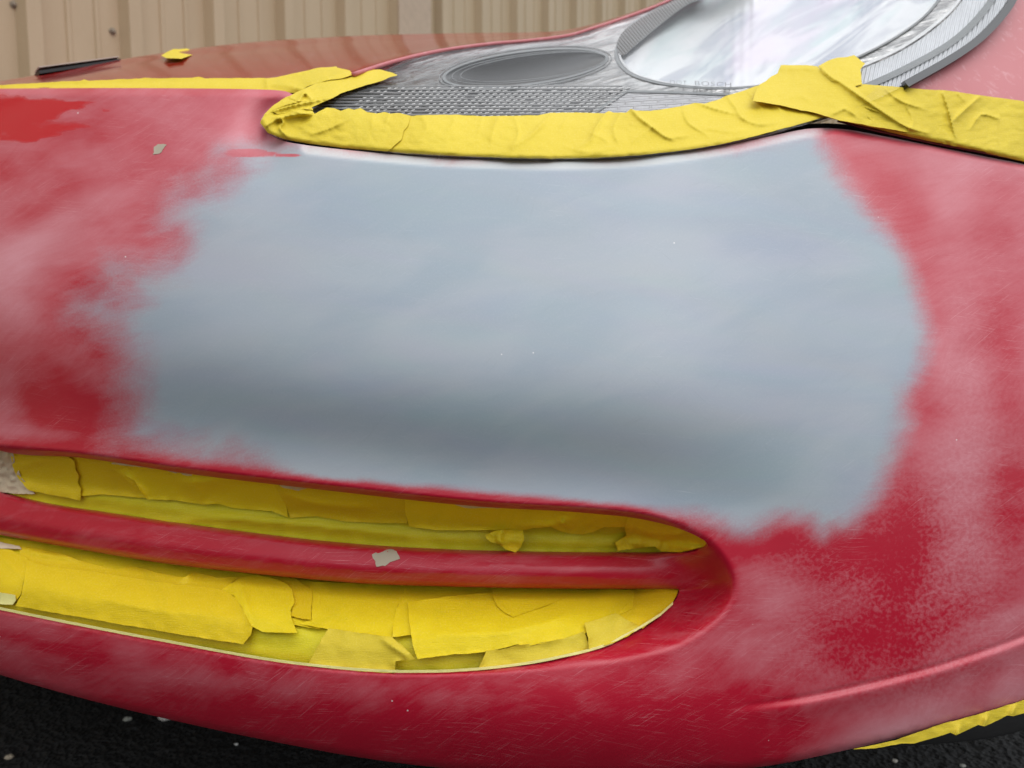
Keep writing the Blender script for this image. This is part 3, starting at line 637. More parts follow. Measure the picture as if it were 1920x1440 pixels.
_c = PK.mix(PK.map(_n1, .42, .62), (.90, .90, .89), (.50, .52, .58)); _c = PK.mix(PK.math('MULTIPLY', PK.map(_n2, .48, .66), .6), _c, (.56, .72, .70)); _c = PK.mix(PK.math('MULTIPLY', PK.map(_n3, .50, .66), .5), _c, (.90, .74, .86))
_h = PK.math('MULTIPLY', PK.math('MULTIPLY', _w.outputs['Fac'], PK.map(_g, .46, .58)), .10)
PK.set(Base_Color=_c, Metallic=.9, Roughness=.24, Normal=PK.bump(_h, 1, .004)); PEARL = PK.m
DARKM = plain('dark_bowl', (.010, .008, .006), .3)
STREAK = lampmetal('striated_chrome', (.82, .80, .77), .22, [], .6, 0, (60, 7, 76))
GREYL = plain('grey_bezel', (.16, .17, .17), .35)
def bowl(cx, cy, ru, rv, ang, depth, off):
    c, s_ = math.cos(rad(ang)), math.sin(rad(ang))
    def f(u, v):
        x = ((u - cx) * c + (v - cy) * s_) / ru; y = (-(u - cx) * s_ + (v - cy) * c) / rv
        return dL(u, v) + off + depth * (1 - np.clip(x * x + y * y, 0, 1))
    return f
HOUSE = resample(catmull([(x, y) for x, y in LOUT], True, 5), 12)
# openings in the housing: dark bowl and the big reflector
def ell(cx, cy, ru, rv, ang, n=48, p=2.0):
    a = np.arange(n) * 2 * math.pi / n; c, s_ = math.cos(rad(ang)), math.sin(rad(ang)); x = ru * np.sign(np.cos(a)) * np.abs(np.cos(a)) ** (2 / p); y = rv * np.sign(np.sin(a)) * np.abs(np.sin(a)) ** (2 / p)
    return np.stack([cx + x * c - y * s_, cy + x * s_ + y * c], -1)
BOWL = ell(985, 127, 155, 31, -7, 60)
REFL = catmull([(1152, 96), (1160, 122), (1185, 142), (1240, 158), (1320, 166), (1400, 165), (1480, 152), (1560, 128), (1650, 88), (1730, 35), (1775, -20), (1790, -90), (1720, -160), (1560, -150), (1400, -80), (1300, -20), (1230, 15), (1172, 55)], True, 6)
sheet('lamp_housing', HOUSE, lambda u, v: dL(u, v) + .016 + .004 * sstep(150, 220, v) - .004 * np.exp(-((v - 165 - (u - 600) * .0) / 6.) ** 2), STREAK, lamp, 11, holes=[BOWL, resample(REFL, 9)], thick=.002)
sheet('reflector_bowl', ell(985, 127, 158, 33, -7, 60), bowl(985, 127, 158, 33, -7, .055, .014), DARKM, lamp, 7, thick=.004)
for (su, sv, ru, rv) in ((985, 127, 163, 37), (992, 126, 146, 26), (1000, 125, 138, 23)):
    sheet('bowl_line', ell(su, sv, ru, rv, -7, 70), lambda u, v: dL(u, v) + .0105, GREYL, lamp, 6, holes=[ell(su, sv, ru - 1.1, rv - .9, -7, 70)], thick=.001)
sheet('bowl_rim', np.vstack([ell(985, 127, 157, 33, -7, 60)]), lambda u, v: dL(u, v) + .013, GREYL, lamp, 5, holes=[ell(985, 127, 151, 29.5, -7, 60)], thick=.002)
RB = ell(1500, -40, 360, 205, -20, 40)
sheet('main_reflector', resample(REFL, 9), bowl(1480, 0, 360, 190, -22, .075, .016), PEARL, lamp, 9, thick=.004)
RI = REFL + (np.array([1480, 10]) - REFL) * .018
sheet('reflector_ring', resample(REFL, 8), lambda u, v: dL(u, v) + .012, GREYL, lamp, 6, holes=[resample(RI, 8)], thick=.003)
sheet('ribbed_shade', resample(catmull([(1156, 90), (1166, 62), (1200, 36), (1250, 6), (1300, -28), (1370, -70), (1400, -60), (1340, -10), (1290, 8), (1235, 48), (1185, 90), (1168, 104)], True, 6), 7), lambda u, v: dL(u, v) + .010, lampmetal('ribbed_dark_chrome', (.16, .16, .15), .3, [(60, -40, .4, 'SIN')], .2), lamp, 7, thick=.002)
# turn-signal insert
TS = [(1104, 222), (1112, 208), (1172, 169), (1240, 170), (1390, 176), (1450, 178), (1452, 230), (1300, 260), (1104, 260)]
sheet('signal_frame', densify(TS, 8), lambda u, v: dL(u, v) + .0125, GREYL, lamp, 9, holes=[densify([(1113, 222), (1118, 212), (1175, 173), (1240, 174), (1390, 179.5), (1444, 182), (1444, 226), (1300, 254), (1113, 254)], 8)], thick=.003)
SIG = NT('signal_lens'); _u = SIG.uv(); _b = SIG.n('ShaderNodeTexBrick'); SIG.l(SIG.uv((1, 1, 1), rad(-3)), _b.inputs['Vector']); _b.inputs['Scale'].default_value = 1; _b.inputs['Brick Width'].default_value = .030; _b.inputs['Row Height'].default_value = .0088; _b.inputs['Mortar Size'].default_value = .0022; _b.inputs['Mortar Smooth'].default_value = .5
SIG.set(Base_Color=(.55, .54, .54), Metallic=.7, Roughness=.25, Normal=SIG.bump(_b.outputs['Fac'], 1, .004)); _b.inputs['Color1'].default_value = (0, 0, 0, 1)
sheet('signal_insert', densify(TS, 10), lambda u, v: dL(u, v) + .0145, SIG.m, lamp, 10, thick=.002)
# prism rows moulded in the lower front of the lamp: bright and dark reflections painted as white facets and dark grooves
WHITEP = plain('painted_prism_glint', (.66, .65, .63), .3); GROOVE = plain('prism_groove', (.16, .155, .15), .3)
for r in range(10):
    v0 = 161 + r * 5.9; ue = 1175 - max(0, (v0 - 168)) * 1.5; us = 700 - r * 12
    gu = np.arange(us - 25, ue, 12.0)
    if len(gu) < 4: continue
    o_row = None
    a = np.stack([gu, v0 + 0 * gu + .6 * np.sin(gu / 90.)], -1)
    g_ = ribbon_ = np.vstack([a + np.array([0, -1.1]), (a + np.array([0, 1.0]))[::-1]])
    o_row = sheet('prism_groove', densify(g_, 12), lambda u, v: dL(u, v) + .0118, GROOVE, lamp, 30, thick=.001)
    vs, fs = [], []
    for x in np.arange(us + r * 5.3, ue, 13.1):
        dv = .6 * math.sin(x / 90.); L = 5.5 + 3.5 * sstep(700, 1100, x) + 1.5 * random.random()
        q = [(x, v0 + 3.9 + dv), (x + L, v0 + 2.4 + dv), (x + L + 1.2, v0 + 3.2 + dv), (x + 1.2, v0 + 4.7 + dv)]
        p = [P3(a_, b_, dL(np.array(a_), np.array(b_)) + .0115) for a_, b_ in q]; c_ = P3(x + L / 2, v0 + 3 + dv, dL(np.array(x + 5), np.array(v0 + 2)) + .0095)
        if random.random() < .10 + .25 * sstep(760, 640, x): continue
        o_ = len(vs); vs += p + [c_]; fs += [(o_, o_ + 1, o_ + 4), (o_ + 1, o_ + 2, o_ + 4), (o_ + 2, o_ + 3, o_ + 4), (o_ + 3, o_, o_ + 4), (o_ + 3, o_ + 2, o_ + 1, o_)]
    mesh_obj('prism_row', vs, fs, WHITEP, lamp, False)
# outer fluted band, grey arc and black gasket
arc1 = catmull([(1560, 150), (1620, 128), (1690, 96), (1750, 56), (1800, 8), (1835, -60), (1850, -130)], False, 8)
arc2 = catmull([(1600, 170), (1640, 155), (1710, 122), (1780, 82), (1830, 38), (1868, -15), (1885, -80), (1890, -140)], False, 8)
arc3 = catmull([(1640, 190), (1690, 160), (1760, 121), (1804, 94), (1840, 67), (1874, 32), (1899, -3), (1921, -60), (1930, -140)], False, 8)
def ribbon(name, a, b, off, mat, parent, thick=.002, step=7):
    poly = np.vstack([resample(a, step, False), resample(b, step, False)[::-1]]); return sheet(name, poly, lambda u, v: dL(u, v) + off, mat, parent, step, thick=thick)
ribbon('fluted_band', arc1, arc3, .009, FLUTE, lamp)
ribbon('bezel_line', arc2 + np.array([-4, -4.5]), arc2 + np.array([4, 4.5]), .005, GREYL, lamp, .003, 5)
ribbon('reflector_line', arc1 + np.array([-6, -7]), arc1 + np.array([-2, -3]), .006, CHROME, lamp, .003, 5)
a3 = arc3[arc3[:, 1] < 158]
sheet('reflector_edge', resample(REFL + (np.array([1480, 10]) - REFL) * .022, 8), lambda u, v: dL(u, v) + .0115, CHROME, lamp, 6, holes=[resample(REFL + (np.array([1480, 10]) - REFL) * .034, 8)], thick=.002)
ribbon('gasket', a3 + np.array([-3, -4]), a3 + np.array([6, 7]), -.001, RUBBER, car, .012, 6)
# clear lens: thin scuffed plastic
LN = NT('scuffed_clear_lens'); g1 = LN.n('ShaderNodeBsdfGlossy'); g1.inputs['Roughness'].default_value = .06; tr = LN.n('ShaderNodeBsdfTransparent'); tr.inputs[0].default_value = (.98, .98, .98, 1)
fr = LN.n('ShaderNodeFresnel'); fr.inputs[0].default_value = 1.13; mx = LN.n('ShaderNodeMixShader'); df = LN.n('ShaderNodeBsdfDiffuse'); df.inputs[0].default_value = (.75, .75, .74, 1); mx2 = LN.n('ShaderNodeMixShader')
scr = LN.noise(LN.uv((6, 40, 1), rad(22)), 5, 5, .7, .8); scr2 = LN.noise(LN.uv((5, 50, 1), rad(-6)), 4, 5, .7, .5)
sc_ = LN.math('ADD', LN.math('MULTIPLY', LN.map(scr, .56, .8), .10), LN.math('MULTIPLY', LN.map(scr2, .56, .8), .06)); sc_ = LN.math('ADD', sc_, .004)
LN.l(LN.math('MULTIPLY', fr.outputs[0], .5), mx.inputs[0]); LN.l(tr.outputs[0], mx.inputs[1]); LN.l(g1.outputs[0], mx.inputs[2]); LN.l(sc_, mx2.inputs[0]); LN.l(mx.outputs[0], mx2.inputs[1]); LN.l(df.outputs[0], mx2.inputs[2]); LN.l(mx2.outputs[0], LN.out.inputs[0])
lens = sheet('lens', LOS, dL, LN.m, lamp, 12, flange=.012)
# moulded lettering on the lens
def lettering(txt, u0, v0, u1, v1, hpx, mat, parent):
    cu = bpy.data.curves.new('lettering', 'FONT'); cu.body = txt; cu.size = 1; cu.resolution_u = 3; cu.offset = -.012; cu.space_character = 1.1
    to = bpy.data.objects.new('tmp', cu); COL.objects.link(to); dg = bpy.context.evaluated_depsgraph_get(); dg.update(); me = to.evaluated_get(dg).to_mesh()
    V = np.array([v.co[:] for v in me.vertices]); Fc = [list(p.vertices) for p in me.polygons]; to.to_mesh_clear(); bpy.data.objects.remove(to)
    x = (V[:, 0] - V[:, 0].min()) / (V[:, 0].max() - V[:, 0].min()); y = V[:, 1] / V[:, 1].max()
    u = u0 + (u1 - u0) * x + 4 * y * 0; v = v0 + (v1 - v0) * x - hpx * y
    n = len(V); P = P3(u, v, dL(u, v) - .0004); Q = P3(u, v, dL(u, v) + .0004)
    return mesh_obj('lettering', np.vstack([P, Q]), Fc + [[i + n for i in f[::-1]] for f in Fc], mat, parent, False)
lettering('DOT', 1257, 158, 1288, 159.5, 8, plain('moulded_letters', (.16, .16, .16), .4), lens)
lettering('BOSCH', 1303, 160, 1371, 163, 8.5, plain('moulded_letters2', (.16, .16, .16), .4), lens)

# ------------------------------------------------------------------ closed dark interior behind the panel gap
from mathutils.bvhtree import BVHTree
def ray_depth(o, fallback):
    me = o.data; w = parent_world(o.parent) if o.parent else o.location
    bt = BVHTree.FromPolygons([v.co + w for v in me.vertices], [p.vertices[:] for p in me.polygons])
    def f(u, v):
        sh = np.shape(u); D = (P3(u, v, 1.0 + 0 * np.asarray(u, float)) - CAM).reshape(-1, 3); out = np.array(fallback(u, v), float).ravel()
        for i, r in enumerate(D):
            h = bt.ray_cast(Vector(CAM), Vector(r).normalized())
            if h[0] is not None: out[i] = (np.array(h[0]) - CAM) @ Fv
        return out.reshape(sh)
    return f
HFD = lambda u, v: np.interp(u, hfa[:, 0], hfa[:, 2])
dHr = ray_depth(hood, HFD)
inl = resample(TOPL[(TOPL[:, 0] > -700) & (TOPL[:, 0] < 2300)], 12, False)
gi = P3(inl[:, 0], inl[:, 1] + 6, dB(inl[:, 0], inl[:, 1] + 6) + .016); lampd = np.maximum(dL(inl[:, 0], inl[:, 1] - 12), dB(inl[:, 0], inl[:, 1])); lampd = np.where(inl[:, 0] < 560, HFD(inl[:, 0], 0), lampd)
lampd = np.where(inl[:, 0] > 1900, np.maximum(dF(inl[:, 0], inl[:, 1]), lampd), lampd)
gj = P3(inl[:, 0], inl[:, 1] - np.where(inl[:, 0] < 545, 0, 9), lampd + .035); gk = gj + np.array([0, .12, -.05])
loft('inner_panel', [gi, (gi + gj) / 2 + np.array([0, 0, -.006]), gj, gk], BLACK, car, 4)

# ------------------------------------------------------------------ masking tape
def torn(poly, amp=1.2, step=3.0, k=0, smooth=True):
    p = densify(poly, step); n = len(p); t = np.roll(p, -1, 0) - np.roll(p, 1, 0); t /= np.linalg.norm(t, axis=1)[:, None] + 1e-9
    nr = np.stack([t[:, 1], -t[:, 0]], -1); w = fbm(np.arange(n) * step / 14. + k * 13, np.full(n, k * 3.7), 3, k) + .4 * fbm(np.arange(n) * step / 4. + k * 5, np.full(n, k * 1.7), 2, k)
    w[-3:] *= .3
    return p + nr * (w * 2 * amp)[:, None]
def creases(lines, u, v):
    lines = [(catmull(p, False, 5), h, w) for p, h, w in lines]
    """each: (points, height m, width px, side) ; sharp fold ridges"""
    r = np.zeros(u.shape)
    for pts, h, w in lines:
        h = h * 1.7
        p = np.array(pts, float); best = np.full(u.shape, 1e9); sg = np.zeros(u.shape); al = np.zeros(u.shape); cum = np.concatenate([[0], np.cumsum(np.linalg.norm(np.diff(p, axis=0), axis=1))])
        for i in range(len(p) - 1):
            a, d_ = p[i], p[i + 1] - p[i]; L2 = d_ @ d_ + 1e-9; t = np.clip(((u - a[0]) * d_[0] + (v - a[1]) * d_[1]) / L2, 0, 1)
            dd = np.hypot(u - a[0] - t * d_[0], v - a[1] - t * d_[1]); k = dd < best; best = np.where(k, dd, best)
            sg = np.where(k, (u - a[0]) * d_[1] - (v - a[1]) * d_[0], sg); al = np.where(k, (cum[i] + t * (cum[i + 1] - cum[i])) / cum[-1], al)
        ww = np.where(sg > 0, w * 1.1, w * .75)
        r = r + h * np.exp(-best / ww) * (.2 + .8 * np.sin(np.clip(al * .85 + .13, 0, 1) * math.pi) ** .6)
    return r
TN = [0]
def tape(label, poly, base, mat=TAPE, off=.0015, cr=(), crum=.0011, cs=34., step=5, amp=.8, edge=.0, group=None, name='tape_strip', thick=.0003, roll=None, smooth=False, lift=0):
    TN[0] += 1; k = TN[0]
    pl = catmull(poly, True, 3) if smooth else np.array(poly, float)
    out = torn(pl, amp, 3.5, k)
    def f(u, v):
        d = base(u, v) - off - creases(cr, u, v) - crum * (np.abs(fbm(u / cs + k * 3, v / cs * 1.6 + k, 3, k)) * 4 - .5)
        if roll: d = d + roll(u, v)
        if edge or lift:
            s = pdist(out[::2], u, v, True); d = d - edge * np.exp(-s / 7.) * (.5 + fbm(u / 20., v / 20., 2, k + 2))
        return d
    o = sheet(name, out, f, mat, None, step, thick=thick)
    tag(o, label, 'masking tape', group); return o
GL = 'masking tape along the headlight'; GU = 'masking tape in the upper grille slot'; GLo = 'masking tape in the lower grille slot'
# lower edge roll of the lamp
LEDGE = catmull([(488, 228), (497, 245), (520, 258), (560, 267), (645, 278), (780, 289), (900, 295), (1050, 298), (1150, 295.5), (1250, 288), (1350, 273), (1450, 252), (1548, 223)], False, 5)
def lroll(u, v): return .006 * np.clip(1 - pdist(LEDGE, u, v) / 10., 0, 1) ** 2
T1 = [(712, 277), (716, 262), (722, 240), (728, 219), (810, 215.5), (850, 215), (908, 218), (960, 217), (1008, 216), (1033, 211.5), (1080, 211), (1133, 212.5), (1142, 208), (1150, 211), (1175, 211), (1183, 204), (1192, 207), (1220, 208), (1262, 202), (1303, 193), (1320, 194), (1350, 186), (1362, 179), (1387, 172), (1420, 160), (1460, 158), (1560, 200), (1546, 219), (1495, 234), (1412, 256), (1350, 271), (1287, 281), (1200, 291), (1120, 296.5), (1033, 298), (960, 297), (887, 294), (810, 291), (735, 286)]
tape('long yellow tape along the bottom edge of the headlight, creased in places', T1, dL, off=.002, roll=lroll, group=GL, step=3, cr=[([(790, 218), (800, 240), (782, 262)], .0016, 8), ([(905, 220), (895, 250)], .0016, 6), ([(965, 222), (972, 250), (960, 280)], .002, 6), ([(1065, 215), (1052, 240)], .0024, 6), ([(1070, 280), (1110, 285), (1150, 276)], .0018, 6), ([(1280, 200), (1290, 230), (1330, 255)], .003, 5), ([(1320, 240), (1370, 248), (1400, 245)], .002, 5), ([(1405, 175), (1430, 205)], .003, 5), ([(1165, 210), (1150, 240), (1158, 268)], .0024, 5),
    ([(852, 218), (848, 236), (836, 246)], .0022, 9), ([(938, 216), (926, 240), (920, 264)], .0030, 9), ([(1036, 212), (1010, 240), (985, 262), (960, 275)], .0042, 7), ([(1140, 208), (1120, 235), (1108, 262), (1088, 275)], .0045, 5), ([(1108, 250), (1135, 262), (1140, 268)], .002, 5),
    ([(1182, 203), (1200, 222), (1222, 238), (1245, 255), (1262, 262)], .0048, 5), ([(1222, 238), (1205, 250), (1185, 268)], .0024, 6), ([(1262, 258), (1290, 255)], .002, 5), ([(1305, 192), (1340, 204), (1378, 214)], .0042, 5), ([(1362, 178), (1378, 200), (1390, 220), (1420, 233), (1460, 230)], .0040, 6), ([(1455, 196), (1470, 214)], .002, 6), ([(880, 270), (905, 262)], .0012, 7)])
T0p = [(770, 217), (764, 238), (757, 245), (752, 262), (735, 277), (727, 284), (645, 278), (564, 267), (533, 261), (502, 249), (488, 230), (495, 214), (514, 196), (536, 182), (552, 178), (580, 180), (600, 184), (592, 196), (582, 202), (590, 213), (600, 208), (612, 202), (627, 203), (639, 208), (654, 203), (664, 206), (676, 203), (689, 210), (706, 212), (720, 210), (733, 213), (750, 212)]
tape('yellow tape wrapped round the pointed tip of the headlight, bunched in folds', T0p, dL, off=.0036, roll=lroll, group=GL, step=2.6, cr=[
    ([(498, 214), (530, 200), (565, 190), (590, 184)], .003, 5), ([(500, 236), (515, 226), (524, 222), (531, 230), (524, 240), (536, 254)], .0042, 3.5), ([(520, 222), (550, 216), (575, 214), (589, 211)], .0048, 4), ([(545, 206), (562, 212), (585, 216)], .0034, 3.5), ([(575, 200), (560, 208), (540, 216)], .004, 5),
    ([(585, 252), (620, 240), (655, 222), (676, 205)], .0028, 6), ([(512, 205), (540, 195), (575, 192)], .003, 4), ([(612, 203), (600, 216), (560, 240)], .002, 8), ([(730, 216), (722, 230)], .0022, 5), ([(700, 215), (695, 245)], .0012, 8)])
T2 = [(538, 183), (560, 171), (593, 156), (639, 146), (685, 133), (693, 126), (700, 130), (712, 130), (735, 136), (745, 141), (728, 146), (716, 151), (689, 159), (660, 168), (637, 176), (625, 183), (600, 194), (583, 192), (572, 189), (555, 190), (545, 189)]
tape('yellow tape on the upper edge of the headlight tip, running up to a torn end', T2, dL, off=.0056, group=GL, step=2.6, cr=[([(560, 190), (568, 178), (574, 176), (585, 188)], .0055, 3.5), ([(545, 184), (570, 192), (600, 184), (625, 182)], .003, 4), ([(695, 128), (680, 140)], .002, 5)])
tape('small folded corner of yellow tape tucked at the headlight tip', [(538, 183), (552, 189), (575, 191), (596, 182), (612, 183), (626, 183), (604, 192), (585, 201), (588, 207), (570, 204), (552, 210), (520, 214), (510, 208), (524, 196)], dL, off=.0066, group=GL, step=2.6, crum=.0012, cs=14, cr=[([(515, 208), (550, 198), (590, 190), (620, 184)], .0045, 4), ([(560, 206), (585, 203)], .003, 3)])
T3b = [(1560, 140), (1616, 158), (1660, 161), (1712, 166), (1750, 168), (1787, 171), (1837, 179), (1868, 196), (1876, 220), (1869, 240), (1872, 262), (1868, 289), (1787, 273), (1703, 256), (1612, 234), (1545, 219), (1540, 180)]
def dLF(u, v): return np.minimum(dL(u, v), dF(u, v))
dLF_ = lambda u, v: dLF0(u, v) + shL(u)
dLF0 = tps([(1400, 200, .612), (1400, 150, .67), (1480, 215, .600), (1545, 220, .592), (1560, 130, .655), (1600, 104, .68), (1460, 122, .70), (1616, 160, .625), (1640, 240, .596), (1712, 166, .637), (1750, 268, .611), (1787, 171, .648), (1868, 200, .662), (1868, 289, .626), (1920, 190, .671), (1920, 303, .638), (2060, 215, .725), (2060, 340, .68)])
def froll(u, v):
    return .006 * np.clip(1 - pdist(catmull([(1545, 219), (1612, 234), (1703, 256), (1787, 273), (1868, 291), (1920, 303), (2060, 340)], False, 4), u, v) / 10., 0, 1) ** 2
tape('plain yellow tape at the right end of the fender edge', [(1820, 176), (1920, 190), (2060, 216), (2060, 338), (1920, 303), (1850, 287)], dLF_, off=.0012, roll=froll, group='masking tape along the fender edge', step=3)
tape('yellow tape along the fender edge with crossed wrinkles at its right end', T3b, dLF_, off=.0028, roll=froll, group='masking tape along the fender edge', step=2.4, cr=[([(1768, 175), (1778, 205), (1785, 235), (1792, 258)], .0038, 4), ([(1836, 182), (1815, 200), (1785, 228)], .0042, 5), ([(1872, 222), (1840, 215), (1820, 240)], .0032, 4), ([(1795, 176), (1810, 190)], .002, 5), ([(1660, 168), (1690, 190), (1735, 205)], .003, 5), ([(1700, 200), (1712, 230), (1700, 250)], .002, 5), ([(1622, 200), (1660, 215), (1700, 238), (1740, 250)], .0046, 6), ([(1640, 232), (1622, 210)], .002, 5)])
T3a = [(1411, 189), (1418, 170), (1424, 158), (1436, 152), (1444, 144), (1458, 137), (1464, 122), (1500, 122), (1532, 124), (1540, 132), (1556, 150), (1600, 158), (1625, 182), (1660, 205), (1700, 226), (1745, 249), (1700, 248), (1610, 232), (1575, 226), (1555, 220), (1525, 211), (1500, 206), (1460, 197)]
tape('wide yellow tape crossing where headlight and fender meet, with a torn left end', T3a, dLF_, off=.0050, group=GL, step=3, cr=[([(1540, 132), (1580, 158), (1640, 200), (1700, 240)], .005, 6), ([(1470, 185), (1500, 180), (1522, 192)], .002, 8), ([(1560, 215), (1585, 205), (1610, 222)], .0028, 5), ([(1464, 128), (1530, 130)], .0025, 7)])
tape('torn yellow tape end standing up at the top of the crossing', [(1534, 124), (1552, 114), (1570, 108), (1586, 107), (1601, 103), (1612, 112), (1622, 119), (1613, 130), (1617, 158), (1600, 162), (1560, 152), (1545, 140)], dLF_, off=.0062, group=GL, step=2.6, crum=.0012, cs=20, cr=[([(1538, 126), (1560, 146), (1585, 160)], .004, 5)])
def dHt(u, v): return np.minimum(dHr(u, np.asarray(v)), HFD(u, v) + .0009 * np.maximum(170 - np.asarray(v), 0) + .02)
H1 = [(-120, 176), (-60, 168), (0, 159.5), (60, 156), (120, 152.5), (150, 152), (158, 149), (168, 151.5), (215, 149), (260, 147.5), (272, 145.5), (300, 147), (360, 146), (372, 143.5), (385, 146.5), (460, 146), (500, 146), (518, 145), (554, 137), (580, 131), (595, 127), (620, 126), (631, 124.5), (632, 127), (656, 132), (662, 140), (639, 147), (612, 151), (593, 156), (577, 162), (558, 174), (545, 174), (530, 171), (460, 168), (200, 168), (0, 169), (-120, 186)]
tape('long thin yellow tape along the front edge of the hood', H1, dHt, off=.0035, group='masking tape on the hood', step=4, cr=[([(496, 150), (510, 158), (540, 160), (562, 168)], .004, 5), ([(575, 158), (620, 143), (655, 137)], .003, 5), ([(500, 150), (500, 165)], .003, 4)])
tape('small loose flag of yellow tape on top of the hood', [(302, 104), (312, 98), (325, 92), (338, 92), (350, 91), (362, 95), (375, 95.5), (387, 96), (372, 100), (358, 104), (340, 110), (312, 109)], lambda u, v: 1.085 - .012 * np.clip(v - 97, 0, 20) - .0012 * (370 - u) * .3, off=.012, crum=.001, cs=24, group='masking tape on the hood', step=3, amp=.5, cr=[([(312, 101), (345, 97), (375, 98)], .006, 5)])
AR = [(1600, 1405), (1680, 1388), (1762, 1359), (1840, 1338), (1920, 1313), (2050, 1268), (2160, 1225), (2160, 1254), (2050, 1297), (1985, 1315), (1920, 1337), (1900, 1343), (1888, 1342), (1846, 1362), (1834, 1359), (1793, 1379), (1782, 1374), (1714, 1394), (1690, 1394), (1640, 1403)]
tape('yellow tape under the lower bumper edge near the wheel', AR, lambda u, v: dB(u, np.minimum(v, B0(u) - 10)) + .001 * 0, off=.002, step=4, cr=[([(1790, 1385), (1800, 1360)], .004, 5), ([(1840, 1368), (1852, 1340)], .004, 5), ([(1892, 1348), (1905, 1322)], .004, 5)])
# grille slots: tape lies on the recessed grille
def slot_depth(top, bot, xr, dt, dm, db, tip):
    P_ = []
    for x in np.linspace(xr[0], xr[1], 22):
        f = min(1, (xr[1] - x) / 160.) ** .6
        a, b = float(top(x)), float(bot(x)); X = np.array([x]); da = dB(X, np.array([a]))[0]; de = dB(X, np.array([b]))[0]
        P_ += [(x, a, da + tip + (dt - tip) * f), (x, b, de + db), (x, a * .35 + b * .65, de * .6 + da * .4 * 0 + .4 * de + tip + (dm - tip) * f)]
    return tps(P_, 1e-4)
LBx = lambda x: np.interp(x, [-400, -250, 0, 300, 575, 750, 900, 1040, 1160, 1200, 1240, 1262, 1274], [1048, 1089, 1144, 1203, 1249, 1262, 1257, 1237, 1203, 1180, 1154, 1134, 1112])
dGu = slot_depth(ST, BARTOP, (-40, 1312), .014, .011, .007, .0125)
dGl = slot_depth(BARBOT, LBx, (-380, 1262), .020, .013, .007, .009)
def dG(u, v):
    return np.where(v < (BARTOP(u) + BARBOT(u)) / 2, dGu(u, v), dGl(u, v))
def grow(poly, px):
    c = resample(poly, 10); t = np.roll(c, -1, 0) - np.roll(c, 1, 0); t /= np.linalg.norm(t, axis=1)[:, None]; A_ = .5 * np.sum(c[:, 0] * np.roll(c[:, 1], -1) - np.roll(c[:, 0], -1) * c[:, 1])
    return c + np.stack([t[:, 1], -t[:, 0]], -1) * px * np.sign(A_)
sheet('grille_backing', grow(MOUTH, 4), lambda u, v: D0(u) + .085, BLACK, car, 24, thick=.002)
def fold_u(u, v): q1 = (v - ST(u)) / (BARTOP(u) - ST(u)); return -.004 * np.exp(-((q1 - .72) / .12) ** 2) + .001 * sstep(.8, 1.0, q1)
def fold_l(u, v): q = (v - BARBOT(u)) / (LB(u) - BARBOT(u)); return -.0005 * sstep(.80, 1.0, q)
xa = np.linspace(20, 1290, 60)
UB = np.vstack([[(-40, 920)], np.stack([xa, ST(xa) + 24 - 20 * sstep(900, 1200, xa)], -1), [(1312, 1008), (1324, 1020), (1312, 1032)], np.stack([xa[::-1], BARTOP(xa[::-1]) + 4 - 4.5 * sstep(900, 1000, xa[::-1])], -1), [(-40, 925)]])
tape('thin olive yellow tape band along the bottom of the upper slot', UB, dG, TAPEO, off=0, roll=fold_u, group=GU, step=7, amp=1.2, crum=.0015, cs=60, cr=[([(300, 982), (420, 972), (600, 985), (760, 1000)], .003, 9)])
xb = np.linspace(-120, 1268, 70)
LBt = np.vstack([np.stack([xb, BARBOT(xb) - 6], -1), [(1278, 1106), (1266, 1128), (1240, 1152)], np.stack([np.linspace(1205, -120, 66), LB(np.linspace(1205, -120, 66)) - 1.0], -1)])
tape('thin olive yellow tape lining the whole lower slot', LBt, dG, TAPEO, off=0, roll=fold_l, group=GLo, step=7, amp=.6, crum=.0012, cs=70)
YB = tape_material('pale_yellow_tape_edge', (.85, .78, .25), (.90, .84, .36), .5)
xe = np.linspace(-100, 1262, 60); yE = LB(np.minimum(xe, 1200)); yE = np.where(xe > 1150, np.interp(xe, [1150, 1200, 1240, 1262, 1274], [1205, 1180, 1154, 1134, 1112]), yE)
tape('pale narrow folded yellow tape edge along the bottom of the lower slot', np.vstack([np.stack([xe, yE - 5.5], -1), np.stack([xe, yE - .6], -1)[::-1]]), dG, YB, off=.010, group=GLo, step=4, amp=.25, crum=.0003)
k_off = {}
hash_ = lambda t: sum(ord(c) * (i + 1) for i, c in enumerate(t))
TAPES = [TAPE2, tape_material('lemon_masking_tape', (.82, .62, .006), (.90, .72, .012), .6), tape_material('orange_yellow_masking_tape', (.78, .55, .003), (.86, .63, .006), .6)]
def piece(label, poly, lev, grp=GU, mat=None, cr=(), fold=None, amp=1.0, crum=.0008, cs=60., edge=.0030, **kw):
    mat = mat or TAPES[int(u_ := abs(hash_(label))) % 3]
    return tape(label, poly, dG, mat, off=.0012 + .0011 * lev, roll=fold or (fold_u if grp == GU else fold_l), group=grp, cr=cr, crum=crum, cs=cs, amp=amp, edge=edge, step=5, **kw)
piece('golden tape piece in the upper slot running right from the torn square piece', [(110, 846), (190, 862), (235, 872), (262, 890), (280, 934), (250, 932), (190, 927), (150, 930), (100, 925)], 1, cr=[([(190, 866), (240, 900), (262, 930)], .003, 8)])
